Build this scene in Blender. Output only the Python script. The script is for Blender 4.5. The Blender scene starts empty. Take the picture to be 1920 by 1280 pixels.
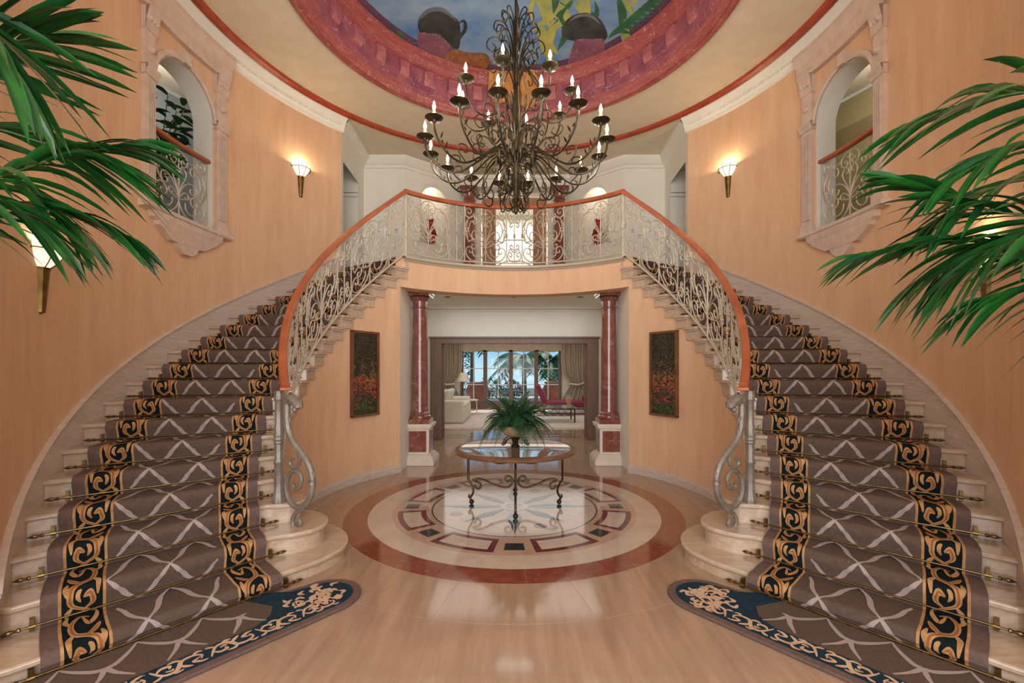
import bpy, bmesh, math, random
from math import sin, cos, pi, sqrt, atan2
from mathutils import Vector, Matrix
random.seed(7)
scn = bpy.context.scene
COL = scn.collection
# ---------------------------------------------------------------- camera, world, lights, exposure
F, YH, XC, CH = 836.0, 689.5, 964.5, 1.665          # focal length in pixels, horizon row, centre column, eye height
cd = bpy.data.cameras.new('camera'); cam = bpy.data.objects.new('camera', cd); COL.objects.link(cam)
cam.location = (0, 0, CH); cam.rotation_euler = (pi/2, 0, 0)
cd.sensor_fit = 'HORIZONTAL'; cd.sensor_width = 36; cd.lens = F/1920*36
cd.shift_x = -(XC-960)/1920; cd.shift_y = (YH-640)/1920; cd.clip_start = .05; cd.clip_end = 300
scn.camera = cam
w = bpy.data.worlds.new('sky'); scn.world = w; w.use_nodes = True
nt = w.node_tree; bg = nt.nodes['Background']
tcw = nt.nodes.new('ShaderNodeTexCoord'); sxyz = nt.nodes.new('ShaderNodeSeparateXYZ'); rmp = nt.nodes.new('ShaderNodeValToRGB')
nt.links.new(tcw.outputs['Generated'], sxyz.inputs[0]); nt.links.new(sxyz.outputs['Z'], rmp.inputs['Fac']); nt.links.new(rmp.outputs['Color'], bg.inputs[0])
el = rmp.color_ramp.elements                          # clear sky: pale at the horizon, blue overhead
el[0].position = 0; el[0].color = (.52, .77, .90, 1); el[1].position = .6; el[1].color = (.10, .30, .72, 1)
e2 = el.new(.045); e2.color = (.24, .56, .86, 1); bg.inputs[1].default_value = .85
sd = bpy.data.lights.new('sun', 'SUN'); sun = bpy.data.objects.new('sun', sd); COL.objects.link(sun)
sd.energy = 3.2; sd.angle = .02; sd.color = (1, .95, .86)
sun.rotation_euler = (math.radians(-42), 0, math.radians(-22))      # from beyond the terrace
def area(name, loc, rot, sx, sy, power, col=(1, 1, 1)):
    l = bpy.data.lights.new(name, 'AREA'); l.shape = 'RECTANGLE'; l.size = sx; l.size_y = sy; l.energy = power; l.color = col
    o = bpy.data.objects.new(name, l); COL.objects.link(o); o.location = loc; o.rotation_euler = rot
    return o
area('entrance_fill_light', (0, -2.3, 3.0), (pi/2, 0, 0), 5.6, 5.0, 380, (1, .985, .985))        # main fill, added at the unseen entrance behind the viewer
area('living_room_fill_light', (0, 14.5, 3.05), (0, 0, 0), 6.0, 5.0, 80, (1, .98, .95))  # added overhead fill to brighten the living room, no fitting there
area('lobby_fill_light', (0, 9.2, 3.08), (0, 0, 0), 3.4, 1.4, 16, (1, .96, .9))  # soft fill added under the lobby ceiling, separate from the unlit downlights
area('upper_room_fill_light', (0, 11.9, 6.0), (0, 0, 0), 3.0, 1.6, 55, (1, 1, 1))  # downward fill added so the room behind the upper door looks bright
vs = scn.view_settings; vs.view_transform = 'Standard'; vs.look = 'None'; vs.gamma = 1; vs.use_curve_mapping = False
vs.exposure = 0.35

# ---------------------------------------------------------------- materials
def lin(c): return tuple(((v/255)/12.92 if v/255 <= .04045 else ((v/255+.055)/1.055)**2.4) for v in c)
MATS = {}
def mat(name, rgb, rough=.5, metal=0, var=None, scale=6, stretch=(1, 1, 1), bump=0, bscale=None, veins=None, vscale=3, vfac=.45, coat=0, emit=0, trans=0, alpha=1, detail=6, spec=.5):
    """procedural material: base colour, noise variation towards 'var', optional veins, optional bump"""
    if name in MATS: return MATS[name]
    m = bpy.data.materials.new(name); m.use_nodes = True; t = m.node_tree; N = t.nodes; L = t.links
    b = N['Principled BSDF']; c = lin(rgb)+(1,)
    b.inputs['Base Color'].default_value = c; b.inputs['Roughness'].default_value = rough; b.inputs['Metallic'].default_value = metal
    b.inputs['Specular IOR Level'].default_value = spec
    if coat: b.inputs['Coat Weight'].default_value = coat; b.inputs['Coat Roughness'].default_value = .06
    if trans: b.inputs['Transmission Weight'].default_value = trans
    if alpha < 1: b.inputs['Alpha'].default_value = alpha
    if emit: b.inputs['Emission Color'].default_value = c; b.inputs['Emission Strength'].default_value = emit
    tc = N.new('ShaderNodeTexCoord'); mp = N.new('ShaderNodeMapping'); mp.inputs['Scale'].default_value = stretch
    L.new(tc.outputs['Object'], mp.inputs['Vector'])
    last = None
    if var:
        n = N.new('ShaderNodeTexNoise'); n.inputs['Scale'].default_value = scale; n.inputs['Detail'].default_value = detail; n.inputs['Roughness'].default_value = .6
        L.new(mp.outputs[0], n.inputs['Vector'])
        r = N.new('ShaderNodeValToRGB'); r.color_ramp.elements[0].position = .32; r.color_ramp.elements[1].position = .68
        r.color_ramp.elements[0].color = c; r.color_ramp.elements[1].color = lin(var)+(1,)
        L.new(n.outputs['Fac'], r.inputs['Fac']); last = r.outputs['Color']
    if veins:
        n2 = N.new('ShaderNodeTexNoise'); n2.inputs['Scale'].default_value = vscale; n2.inputs['Detail'].default_value = 4; n2.inputs['Distortion'].default_value = 1.2
        L.new(tc.outputs['Object'], n2.inputs['Vector'])
        r2 = N.new('ShaderNodeValToRGB'); e = r2.color_ramp.elements
        e[0].position = .492; e[0].color = (0, 0, 0, 1); e[1].position = .508; e[1].color = (0, 0, 0, 1)
        k = r2.color_ramp.elements.new(.5); k.color = (vfac, vfac, vfac, 1)
        L.new(n2.outputs['Fac'], r2.inputs['Fac'])
        mx = N.new('ShaderNodeMix'); mx.data_type = 'RGBA'
        L.new(r2.outputs['Color'], mx.inputs['Factor'])
        if last: L.new(last, mx.inputs[6])
        else: mx.inputs[6].default_value = c
        mx.inputs[7].default_value = lin(veins)+(1,); last = mx.outputs[2]
    if last: L.new(last, b.inputs['Base Color'])
    if bump:
        n3 = N.new('ShaderNodeTexNoise'); n3.inputs['Scale'].default_value = bscale or scale*4; n3.inputs['Detail'].default_value = 3
        L.new(mp.outputs[0], n3.inputs['Vector'])
        bp = N.new('ShaderNodeBump'); bp.inputs['Strength'].default_value = bump; bp.inputs['Distance'].default_value = .01
        L.new(n3.outputs['Fac'], bp.inputs['Height']); L.new(bp.outputs[0], b.inputs['Normal'])
    MATS[name] = m
    return m
PEACH = mat('peach_stucco', (213, 168, 131), .75, var=(223, 184, 146), scale=2.2, stretch=(3, 3, .5), bump=.06, bscale=14)
WHITE = mat('white_plaster', (226, 222, 208), .7, var=(232, 228, 216), scale=3)
CREAMW = mat('cream_plaster', (222, 210, 186), .75, var=(214, 200, 174), scale=5, bump=.04)
GREYW = mat('blue_grey_plaster', (150, 160, 165), .8)
OLIVEW = mat('olive_cream_plaster', (176, 166, 120), .8)
LIVW = mat('ivory_paint', (230, 218, 194), .8)
TRAV = mat('travertine', (196, 172, 146), .18, var=(176, 150, 124), scale=3.5, stretch=(.6, 7, 7), coat=.25, spec=.5)
TRAVF = mat('travertine_floor', (174, 145, 120), .1, var=(156, 126, 101), scale=2.4, stretch=(6, .5, 1), coat=.25)
TRAVR = mat('travertine_slab', (176, 146, 120), .1, var=(157, 126, 101), scale=2.4, stretch=(6, .5, 1), coat=.25)
SKIRT = mat('pale_travertine', (206, 192, 180), .3, var=(186, 166, 152), scale=6, stretch=(1, 1, 8))
STONE = mat('carved_limestone', (212, 190, 172), .7, var=(196, 170, 152), scale=9, bump=.15)
REDM = mat('red_marble', (112, 58, 50), .12, var=(140, 84, 70), scale=7, veins=(214, 176, 158), vscale=2.2, coat=.5)
REDF = mat('red_marble_inlay', (124, 58, 42), .1, var=(140, 74, 54), scale=9, veins=(190, 140, 120), vscale=5, coat=.6)
BURG = mat('burgundy_marble_inlay', (112, 46, 48), .1, var=(98, 38, 42), scale=8, coat=.6)
IVORY = mat('ivory_marble_inlay', (206, 188, 168), .1, var=(194, 174, 152), scale=4, coat=.25)
TANM = mat('tan_marble_inlay', (196, 164, 138), .1, var=(182, 148, 122), scale=5, coat=.6)
BLKM = mat('dark_green_marble_inlay', (26, 34, 40), .08, var=(44, 56, 62), scale=10, coat=.6)
GRNM = mat('grey_green_marble_inlay', (96, 110, 104), .1, var=(74, 88, 86), scale=6, coat=.25)
REDP = mat('faux_red_marble_paint', (172, 88, 74), .45, var=(136, 60, 66), scale=5, stretch=(1, 1, 9), veins=(222, 176, 162), vscale=4, vfac=.6)
PINKP = mat('faux_pink_marble_paint', (168, 92, 92), .5, var=(126, 64, 82), scale=4, veins=(222, 180, 176), vscale=2.5, vfac=.6)
PURP = mat('faux_purple_marble_paint', (104, 66, 84), .55, var=(80, 54, 80), scale=3, veins=(170, 130, 140), vscale=2)
ORANGP = mat('red_orange_moulding', (178, 74, 40), .4, var=(142, 52, 32), scale=8, stretch=(1, 1, 3))
SKYP = mat('mural_sky', (74, 116, 164), .7, var=(136, 158, 176), scale=1.3, stretch=(1, 1.6, 1), detail=3)
YELP = mat('mural_yellow_fronds', (186, 172, 84), .7, var=(120, 140, 84), scale=3)
GRNP = mat('mural_green_fronds', (58, 108, 66), .7, var=(30, 76, 52), scale=4)
URNP = mat('mural_grey_urn', (62, 66, 64), .7, var=(30, 32, 34), scale=5)
DRAPE = mat('gold_red_drapery', (178, 92, 40), .7, var=(206, 150, 74), scale=16)
DRAPED = mat('brown_drapery', (112, 62, 44), .7, var=(160, 104, 60), scale=12)
IRON = mat('cream_painted_iron', (188, 176, 155), .4, metal=.15)
PEWT = mat('pewter_iron', (140, 130, 115), .45, metal=.25, var=(112, 101, 88), scale=14)
DARKI = mat('antiqued_dark_iron', (44, 39, 32), .36, metal=.7, var=(92, 79, 52), scale=9)
BRONZ = mat('bronze_iron', (92, 72, 48), .35, metal=.8, var=(60, 46, 32), scale=10)
BRASS = mat('aged_brass', (134, 108, 62), .3, metal=.9, var=(90, 70, 40), scale=12)
WOOD = mat('orange_pine_handrail', (182, 98, 54), .35, var=(154, 74, 38), scale=3, stretch=(1, 1, 1), coat=.3, bump=.02)
WALN = mat('brown_door_wood', (128, 100, 84), .45, var=(106, 80, 66), scale=4, stretch=(8, 8, .6))
TANW = mat('tan_door_wood', (178, 132, 96), .5, var=(160, 112, 80), scale=4, stretch=(6, 6, .6))
CARP = mat('taupe_carpet', (102, 84, 71), .95, var=(88, 72, 62), scale=40, bump=.5, bscale=260, spec=.1)
MAUV = mat('mauve_carpet_edge', (116, 94, 84), .95, var=(100, 81, 75), scale=40, bump=.5, bscale=260, spec=.1)
BLKC = mat('black_carpet_band', (18, 24, 26), .95, bump=.5, bscale=260, spec=.1, var=(24, 34, 36), scale=30)
NAVC = mat('navy_carpet_band', (28, 46, 58), .95, bump=.5, bscale=260, spec=.1, var=(36, 60, 70), scale=30)
GOLC = mat('gold_carpet_pile', (188, 146, 98), .95, var=(160, 112, 68), scale=14, spec=.1)
ORAC = mat('rust_carpet_pile', (150, 90, 48), .95, spec=.1)
LILC = mat('pale_lilac_carpet_ribbon', (164, 146, 139), .95, spec=.1)
BEIC = mat('beige_carpet_pile', (206, 176, 146), .95, var=(190, 150, 116), scale=14, spec=.1)
LEAF = mat('palm_leaf', (34, 96, 30), .32, var=(12, 54, 26), scale=5, spec=.5)
LEAFD = mat('dark_fern_leaf', (40, 84, 42), .5, var=(22, 56, 34), scale=8)
GARD = mat('garden_leaf', (52, 112, 38), .6, var=(28, 78, 30), scale=5)
STEM = mat('leaf_stem', (84, 112, 52), .5)
BARK = mat('palm_bark', (128, 104, 78), .9, var=(96, 76, 56), scale=10)
GLASSW = mat('frosted_lamp_glass', (250, 238, 214), .4, emit=.8)
FLAME = mat('lit_bulb', (255, 226, 176), .4, emit=28)
CANDLE = mat('candle_sleeve', (226, 210, 176), .5)
REDV = mat('red_glazed_ceramic', (186, 22, 16), .12, coat=.8, var=(112, 10, 12), scale=3)
PAINTG = mat('abstract_painting', (62, 56, 34), .6, var=(120, 70, 40), scale=14, bump=.6, bscale=40, veins=(24, 22, 20), vscale=22)
FRAMW = mat('walnut_frame', (124, 80, 50), .4, var=(92, 56, 34), scale=6)
SOFA = mat('cream_linen', (224, 214, 194), .9, var=(214, 202, 180), scale=20)
PILL = mat('pale_aqua_cushion', (196, 206, 198), .9)
CURT = mat('beige_silk', (204, 192, 172), .6, var=(188, 174, 152), scale=10)
SHADE = mat('linen_lampshade', (228, 212, 184), .8)
CHAI = mat('burgundy_velvet', (112, 34, 52), .7, var=(150, 56, 76), scale=24)
GLASS = mat('clear_glass', (225, 240, 238), .03, trans=.9, spec=.6)
AMBER = mat('amber_candle', (232, 110, 50), .5, emit=.25)
TERR = mat('terracotta', (150, 84, 56), .7, var=(110, 60, 42), scale=5)
RUG = mat('pale_woven_rug', (218, 210, 198), .95, var=(196, 172, 158), scale=7, spec=.1)
BORDM = mat('brown_marble_border', (122, 88, 72), .1, var=(150, 116, 96), scale=6, coat=.5)
TERF = mat('pale_terrace_stone', (226, 218, 204), .8)
BLACK = mat('black_metal', (22, 22, 24), .4)
FLOWR = mat('pink_blossom', (226, 170, 186), .7)
POTC = mat('stone_bowl', (196, 162, 128), .5, var=(160, 122, 92), scale=8)
SOIL = mat('soil', (52, 40, 30), .95)
LIGHTW = mat('downlight_trim', (120, 116, 108), .5)
def glazing():
    m = bpy.data.materials.new('window_pane_glass'); m.use_nodes = True; t = m.node_tree; N = t.nodes
    out = N['Material Output']; tr = N.new('ShaderNodeBsdfTransparent'); gl = N.new('ShaderNodeBsdfGlossy'); gl.inputs['Roughness'].default_value = .02
    mx = N.new('ShaderNodeMixShader'); mx.inputs[0].default_value = .012
    t.links.new(tr.outputs[0], mx.inputs[1]); t.links.new(gl.outputs[0], mx.inputs[2]); t.links.new(mx.outputs[0], out.inputs[0])
    return m
PANE = glazing()
def picture_mat():
    m = bpy.data.materials.new('abstract_painting_colours'); m.use_nodes = True; t = m.node_tree; N = t.nodes; L = t.links; b = N['Principled BSDF']; b.inputs['Roughness'].default_value = .55
    tc = N.new('ShaderNodeTexCoord'); sp_ = N.new('ShaderNodeSeparateXYZ'); L.new(tc.outputs['Generated'], sp_.inputs[0])
    n1 = N.new('ShaderNodeTexNoise'); n1.inputs['Scale'].default_value = 9; L.new(tc.outputs['Object'], n1.inputs['Vector'])
    ad = N.new('ShaderNodeMath'); ad.operation = 'MULTIPLY_ADD'; ad.inputs[1].default_value = .8; L.new(n1.outputs['Fac'], ad.inputs[0]); L.new(sp_.outputs['Z'], ad.inputs[2])
    r = N.new('ShaderNodeValToRGB'); e = r.color_ramp.elements; e[0].position = .3; e[0].color = lin((56, 84, 44))+(1,); e[1].position = 1.0; e[1].color = lin((70, 66, 44))+(1,)
    for p, c in ((.52, (84, 98, 56)), (.66, (150, 54, 70)), (.78, (186, 108, 62)), (.92, (130, 104, 66))): q = e.new(p); q.color = lin(c)+(1,)
    L.new(ad.outputs[0], r.inputs['Fac'])
    v = N.new('ShaderNodeTexVoronoi'); v.inputs['Scale'].default_value = 38; L.new(tc.outputs['Object'], v.inputs['Vector'])
    n2 = N.new('ShaderNodeTexNoise'); n2.inputs['Scale'].default_value = 34; n2.inputs['Detail'].default_value = 4; n2.inputs['Distortion'].default_value = 1.5; L.new(tc.outputs['Object'], n2.inputs['Vector'])
    r2 = N.new('ShaderNodeValToRGB'); r2.color_ramp.elements[0].position = .44; r2.color_ramp.elements[0].color = (.06, .06, .05, 1); r2.color_ramp.elements[1].position = .6; L.new(n2.outputs['Fac'], r2.inputs['Fac'])
    mx = N.new('ShaderNodeMix'); mx.data_type = 'RGBA'; mx.blend_type = 'MULTIPLY'; mx.inputs['Factor'].default_value = 1; L.new(r.outputs['Color'], mx.inputs[6]); L.new(r2.outputs['Color'], mx.inputs[7]); L.new(mx.outputs[2], b.inputs['Base Color'])
    bp = N.new('ShaderNodeBump'); bp.inputs['Strength'].default_value = .5; bp.inputs['Distance'].default_value = .01; L.new(n2.outputs['Fac'], bp.inputs['Height']); L.new(bp.outputs[0], b.inputs['Normal'])
    return m
PAINTC = picture_mat()

# ---------------------------------------------------------------- mesh helpers
def at(x, y, d=None, z=None):
    """photo pixel -> world point at depth d or height z"""
    if d is None: d = F*(CH-z)/(y-YH)
    return Vector(((x-XC)/F*d, d, CH-(y-YH)*d/F))
class MB:
    def __init__(s): s.v = []; s.f = []; s.m = []; s.cm = 0
    def add(s, vs_, fs):
        b = len(s.v); s.v += [tuple(p) for p in vs_]
        for f in fs: s.f.append([i+b for i in f]); s.m.append(s.cm)
    def quad(s, a, b, c, d): s.add([a, b, c, d], [(0, 1, 2, 3)])
    def box(s, c, sz, rz=0):
        hx, hy, hz = sz[0]/2, sz[1]/2, sz[2]/2; R = Matrix.Rotation(rz, 3, 'Z'); c = Vector(c)
        vs_ = [c+R @ Vector((x*hx, y*hy, z*hz)) for z in (-1, 1) for x, y in ((-1, -1), (1, -1), (1, 1), (-1, 1))]
        s.add(vs_, [(3, 2, 1, 0), (4, 5, 6, 7), (0, 1, 5, 4), (1, 2, 6, 5), (2, 3, 7, 6), (3, 0, 4, 7)])
        return s
    def prism(s, pts, z0, z1):
        n = len(pts); vs_ = [(p[0], p[1], z0) for p in pts]+[(p[0], p[1], z1) for p in pts]
        ar = sum(pts[i][0]*pts[(i+1) % n][1]-pts[(i+1) % n][0]*pts[i][1] for i in range(n))
        fs = [tuple(range(n))[::-1], tuple(range(n, 2*n))]+[(i, (i+1) % n, n+(i+1) % n, n+i) for i in range(n)]
        if ar < 0: fs = [f[::-1] for f in fs]
        s.add(vs_, fs); return s
    def grid(s, P, closed_u=False):
        nu, nv = len(P), len(P[0]); vs_ = [p for row in P for p in row]; fs = []
        for i in range(nu if closed_u else nu-1):
            for j in range(nv-1):
                a = i*nv+j; b = ((i+1) % nu)*nv+j; fs.append((a, b, b+1, a+1))
        s.add(vs_, fs); return s
    def lathe(s, prof, c=(0, 0, 0), n=24, a0=0, a1=2*pi):
        full = abs(a1-a0-2*pi) < 1e-6; k = n if full else n+1
        P = [[(c[0]+r*cos(a0+(a1-a0)*i/n), c[1]+r*sin(a0+(a1-a0)*i/n), c[2]+z) for r, z in prof] for i in range(k)]
        s.grid(P, full); return s
    def tube(s, path, rad, n=6, closed=False, flat=1.0):
        """round (or flattened) sweep along a 3D path; rad number or list"""
        p = [Vector(q) for q in path]; m = len(p)
        if m < 2: return s
        R = rad if isinstance(rad, (list, tuple)) else [rad]*m
        T = []
        for i in range(m):
            if closed: t = p[(i+1) % m]-p[i-1]
            else: t = p[min(i+1, m-1)]-p[max(i-1, 0)]
            if t.length < 1e-9: t = Vector((0, 0, 1))
            T.append(t.normalized())
        up = Vector((0, 0, 1)) if abs(T[0].z) < .9 else Vector((1, 0, 0))
        nrm = (up-T[0]*up.dot(T[0])).normalized(); rows = []
        for i in range(m):
            nrm = nrm-T[i]*nrm.dot(T[i])
            if nrm.length < 1e-6: nrm = T[i].orthogonal()
            nrm.normalize(); bi = T[i].cross(nrm)
            rows.append([p[i]+(nrm*cos(2*pi*j/n)+bi*sin(2*pi*j/n)*flat)*R[i] for j in range(n)])
        b = len(s.v); fs = []
        for i in range(m if closed else m-1):
            for j in range(n):
                i2 = (i+1) % m; fs.append((i*n+j, i*n+(j+1) % n, i2*n+(j+1) % n, i2*n+j))
        if not closed: fs += [tuple(range(n))[::-1], tuple(range((m-1)*n, m*n))]
        s.add([q for r in rows for q in r], fs); return s
    def ball(s, c, r, n=10, sz=1.0):
        prof = [(max(r*sin(pi*i/n), 1e-4), -r*cos(pi*i/n)*sz) for i in range(n+1)]
        return s.lathe(prof, c, n)
    def build(s, name, mats, parent=None, smooth=True, origin=None, bevel=0):
        me = bpy.data.meshes.new(name)
        o = Vector(origin) if origin is not None else Vector((0, 0, 0))
        me.from_pydata([tuple(Vector(q)-o) for q in s.v], [], s.f)
        ms = mats if isinstance(mats, (list, tuple)) else [mats]
        for m_ in ms: me.materials.append(m_)
        if len(ms) > 1: me.polygons.foreach_set('material_index', s.m)
        if smooth: me.shade_smooth()
        me.update()
        ob = link(name, me, parent, o)
        if smooth:
            try: me.set_sharp_from_angle(angle=math.radians(38))
            except Exception: pass
        if bevel:
            bv = ob.modifiers.new('bevel', 'BEVEL'); bv.width = bevel; bv.segments = 2; bv.limit_method = 'ANGLE'
        return ob
def W(o):
    v = Vector((0, 0, 0))
    while o is not None: v = v+Vector(o.location); o = o.parent
    return v
def link(name, data, parent=None, world=(0, 0, 0)):
    ob = bpy.data.objects.new(name, data); COL.objects.link(ob)
    if parent is not None: ob.parent = parent; ob.location = Vector(world)-W(parent)
    else: ob.location = world
    return ob
def tag(o, label, cat, group=None):
    o['label'] = label; o['category'] = cat
    if group: o['group'] = group
    return o
def thing(name, label, cat, loc=(0, 0, 0), group=None, rotz=0):
    o = link(name, None, None, loc); o.empty_display_size = .1; o.rotation_euler = (0, 0, rotz)
    return tag(o, label, cat, group)
def struct(o): o['kind'] = 'structure'; return o
def copy_tree(o, parent=None):
    c = o.copy(); COL.objects.link(c); c.parent = parent
    for ch in list(o.children): copy_tree(ch, c)
    return c
def cr(pts, n=6, closed=False):
    """Catmull-Rom through points (any dimension)"""
    P = [Vector(p) for p in pts]; m = len(P); out = []
    for i in range(m if closed else m-1):
        if closed: a, b, c, d = P[i-1], P[i], P[(i+1) % m], P[(i+2) % m]
        else: a, b, c, d = P[max(i-1, 0)], P[i], P[i+1], P[min(i+2, m-1)]
        for k in range(n):
            t = k/n; out.append(.5*((2*b)+(c-a)*t+(2*a-5*b+4*c-d)*t*t+(3*b-a-3*c+d)*t**3))
    if not closed: out.append(P[-1])
    return out
def spiral(c, r0, r1, a0, a1, n=16):
    return [Vector((c[0]+(r0+(r1-r0)*i/n)*cos(a0+(a1-a0)*i/n), c[1]+(r0+(r1-r0)*i/n)*sin(a0+(a1-a0)*i/n))) for i in range(n+1)]

# ---------------------------------------------------------------- rotunda geometry
YC = 5.367; RI = 2.453; RW = 2.515; RO = 4.07; RWALL = 4.09; ZC = 6.15
RISE = .175
def zk(k): return 0 if k <= 0 else (k-.318)*RISE
ZL = zk(20)                                           # landing level
A_IN = [None, -.86, -.72, -.605, -.509]+[-.834+.0813*k for k in range(5, 22)]
A_OUT = [None, -.87, -.775, -.687]+[-.931+.0813*k for k in range(4, 22)]
def P(a, r, z, s=-1): return Vector((s*r*cos(a), YC+r*sin(a), z))
def nose(k, r, s=-1, off=0, z=0):
    """point on nosing line of tread k at about radius r; off metres uphill"""
    return P(nose_a(k, r)+off/r, r, z, s)
def nose_a(k, r):
    p, q = P(A_IN[k], RI, 0)-Vector((0, YC, 0)), P(A_OUT[k], RO, 0)-Vector((0, YC, 0)); d = q-p
    A_, B_, C_ = d.dot(d), 2*p.dot(d), p.dot(p)-r*r; t = (-B_+sqrt(max(0, B_*B_-4*A_*C_)))/2/A_; m = p+d*t
    return atan2(m.y, -m.x)
def zline(a): return ((a+.834)/.0813-.318)*RISE       # slope line through the nosings at the inner edge
SIDES = ((-1, 'left'), (1, 'right'))
AWE = .705                                            # outer wall ends here, at the landing
def arcbox(mb, a0, a1, r0, r1, z0, z1, s=-1, n=12):
    q = [a0+(a1-a0)*i/n for i in range(n+1)]
    rows = [[P(a, r0, z0, s), P(a, r1, z0, s), P(a, r1, z1, s), P(a, r0, z1, s), P(a, r0, z0, s)] for a in q]
    mb.grid(rows); mb.add(rows[0][:4], [(0, 1, 2, 3)]); mb.add(rows[-1][:4], [(3, 2, 1, 0)])
    return mb
def arcprof(mb, a0, a1, prof, s=-1, n=40):
    """sweep an (r,z) profile along an arc"""
    mb.grid([[P(a0+(a1-a0)*i/n, r, z, s) for r, z in prof] for i in range(n+1)]); return mb

# ---------------------------------------------------------------- floor and medallion
mb = MB(); mb.add([(-9, -3.2, -.0015), (9, -3.2, -.0015), (9, 19, -.0015), (-9, 19, -.0015)], [(0, 1, 2, 3)])
floor = struct(mb.build('floor', TRAVF, None, False))
CX, CY = 0, YC
def ring_seg(r0, r1, a0, a1, z0, z1, n=10):
    m = MB(); pts = [(CX+r0*cos(a0+(a1-a0)*i/n), CY+r0*sin(a0+(a1-a0)*i/n)) for i in range(n+1)]
    pts += [(CX+r1*cos(a1+(a0-a1)*i/n), CY+r1*sin(a1+(a0-a1)*i/n)) for i in range(n+1)]
    return m.prism(pts, z0, z1)
def ring_full(r0, r1, z0, z1, n=96):
    return MB().lathe([(r0, z0), (r0, z1), (r1, z1), (r1, z0)], (CX, CY, 0), n)
RM = 1.93
NS = 28
for i in range(NS):                                   # radiating travertine slabs round the medallion
    g = .0012; a0 = 2*pi*i/NS; ring_seg(RM, 2.47, a0+g, a0+2*pi/NS-g, -.02, 0, 6).build('slab', TRAVR, floor, False)
row = 0; yy = 2.42
while yy > -1.2:                                      # straight slabs in the foreground
    yy -= .62; xx = -3.3+(row % 2)*.5
    while xx < 3.2:
        x1 = xx+.98
        far = max(abs(xx-CX), abs(x1-CX)); 
        MB().box(((xx+x1)/2, yy+.31, -.0115), (.978, .618, .023)).build('slab', TRAVR, floor, False)
        xx = x1
    row += 1
for i in range(16):                                   # outer red ring, in segments
    a0 = 2*pi*i/16+.05; ring_seg(1.68, RM, a0+.001, a0+2*pi/16-.001, -.02, .0015, 10).build('ring_segment', REDF, floor, False)
ring_full(1.42, 1.68, -.02, .001).build('ivory_ring', IVORY, floor, False)
ring_full(.98, 1.42, -.02, .0012).build('tan_ring', TANM, floor, False)
for i in range(8):
    am = -pi/2+2*pi*i/8
    MB().prism([(CX+r*cos(am+da), CY+r*sin(am+da)) for r, da in ((1.14, -.075), (1.30, -.075), (1.30, .075), (1.14, .075))], -.02, .0022).build('dark_square', BLKM, floor, False)
    ac = am+pi/8
    ring_seg(1.04, 1.36, ac-.25, ac+.25, -.02, .002, 10).build('panel_border', BURG, floor, False)
    ring_seg(1.10, 1.30, ac-.20, ac+.20, -.02, .003, 10).build('panel_field', IVORY, floor, False)
ring_full(.965, .98, -.02, .002).build('dark_line', BLKM, floor, False)
MB().lathe([(.0001, .0012), (.965, .0012), (.965, -.02)], (CX, CY, 0), 72).build('centre_field', IVORY, floor, False)
for i in range(8):
    am = -pi/2+2*pi*i/8; big = i % 2 == 0; R1 = .90 if big else .78; wd = .13 if big else .10
    for sg in (-1, 1):
        tip = (CX+R1*cos(am), CY+R1*sin(am)); mid = (CX+.42*cos(am+sg*wd*1.6), CY+.42*sin(am+sg*wd*1.6)); c0 = (CX+.14*cos(am), CY+.14*sin(am))
        MB().prism([c0, tip, mid], -.02, .0024).build('star_point', (BLKM if big else GRNM) if sg < 0 else GRNM, floor, False)
    ae = am+pi/8
    MB().lathe([(.0001, .0024), (.075, .0024), (.075, -.02)], (CX+.72*cos(ae), CY+.72*sin(ae), 0), 20).build('roundel', BURG if i % 3 == 0 else TANM, floor, False)
MB().lathe([(.10, -.02), (.10, .003), (.17, .003), (.17, -.02)], (CX, CY, 0), 32).build('centre_ring', TANM, floor, False)

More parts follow.
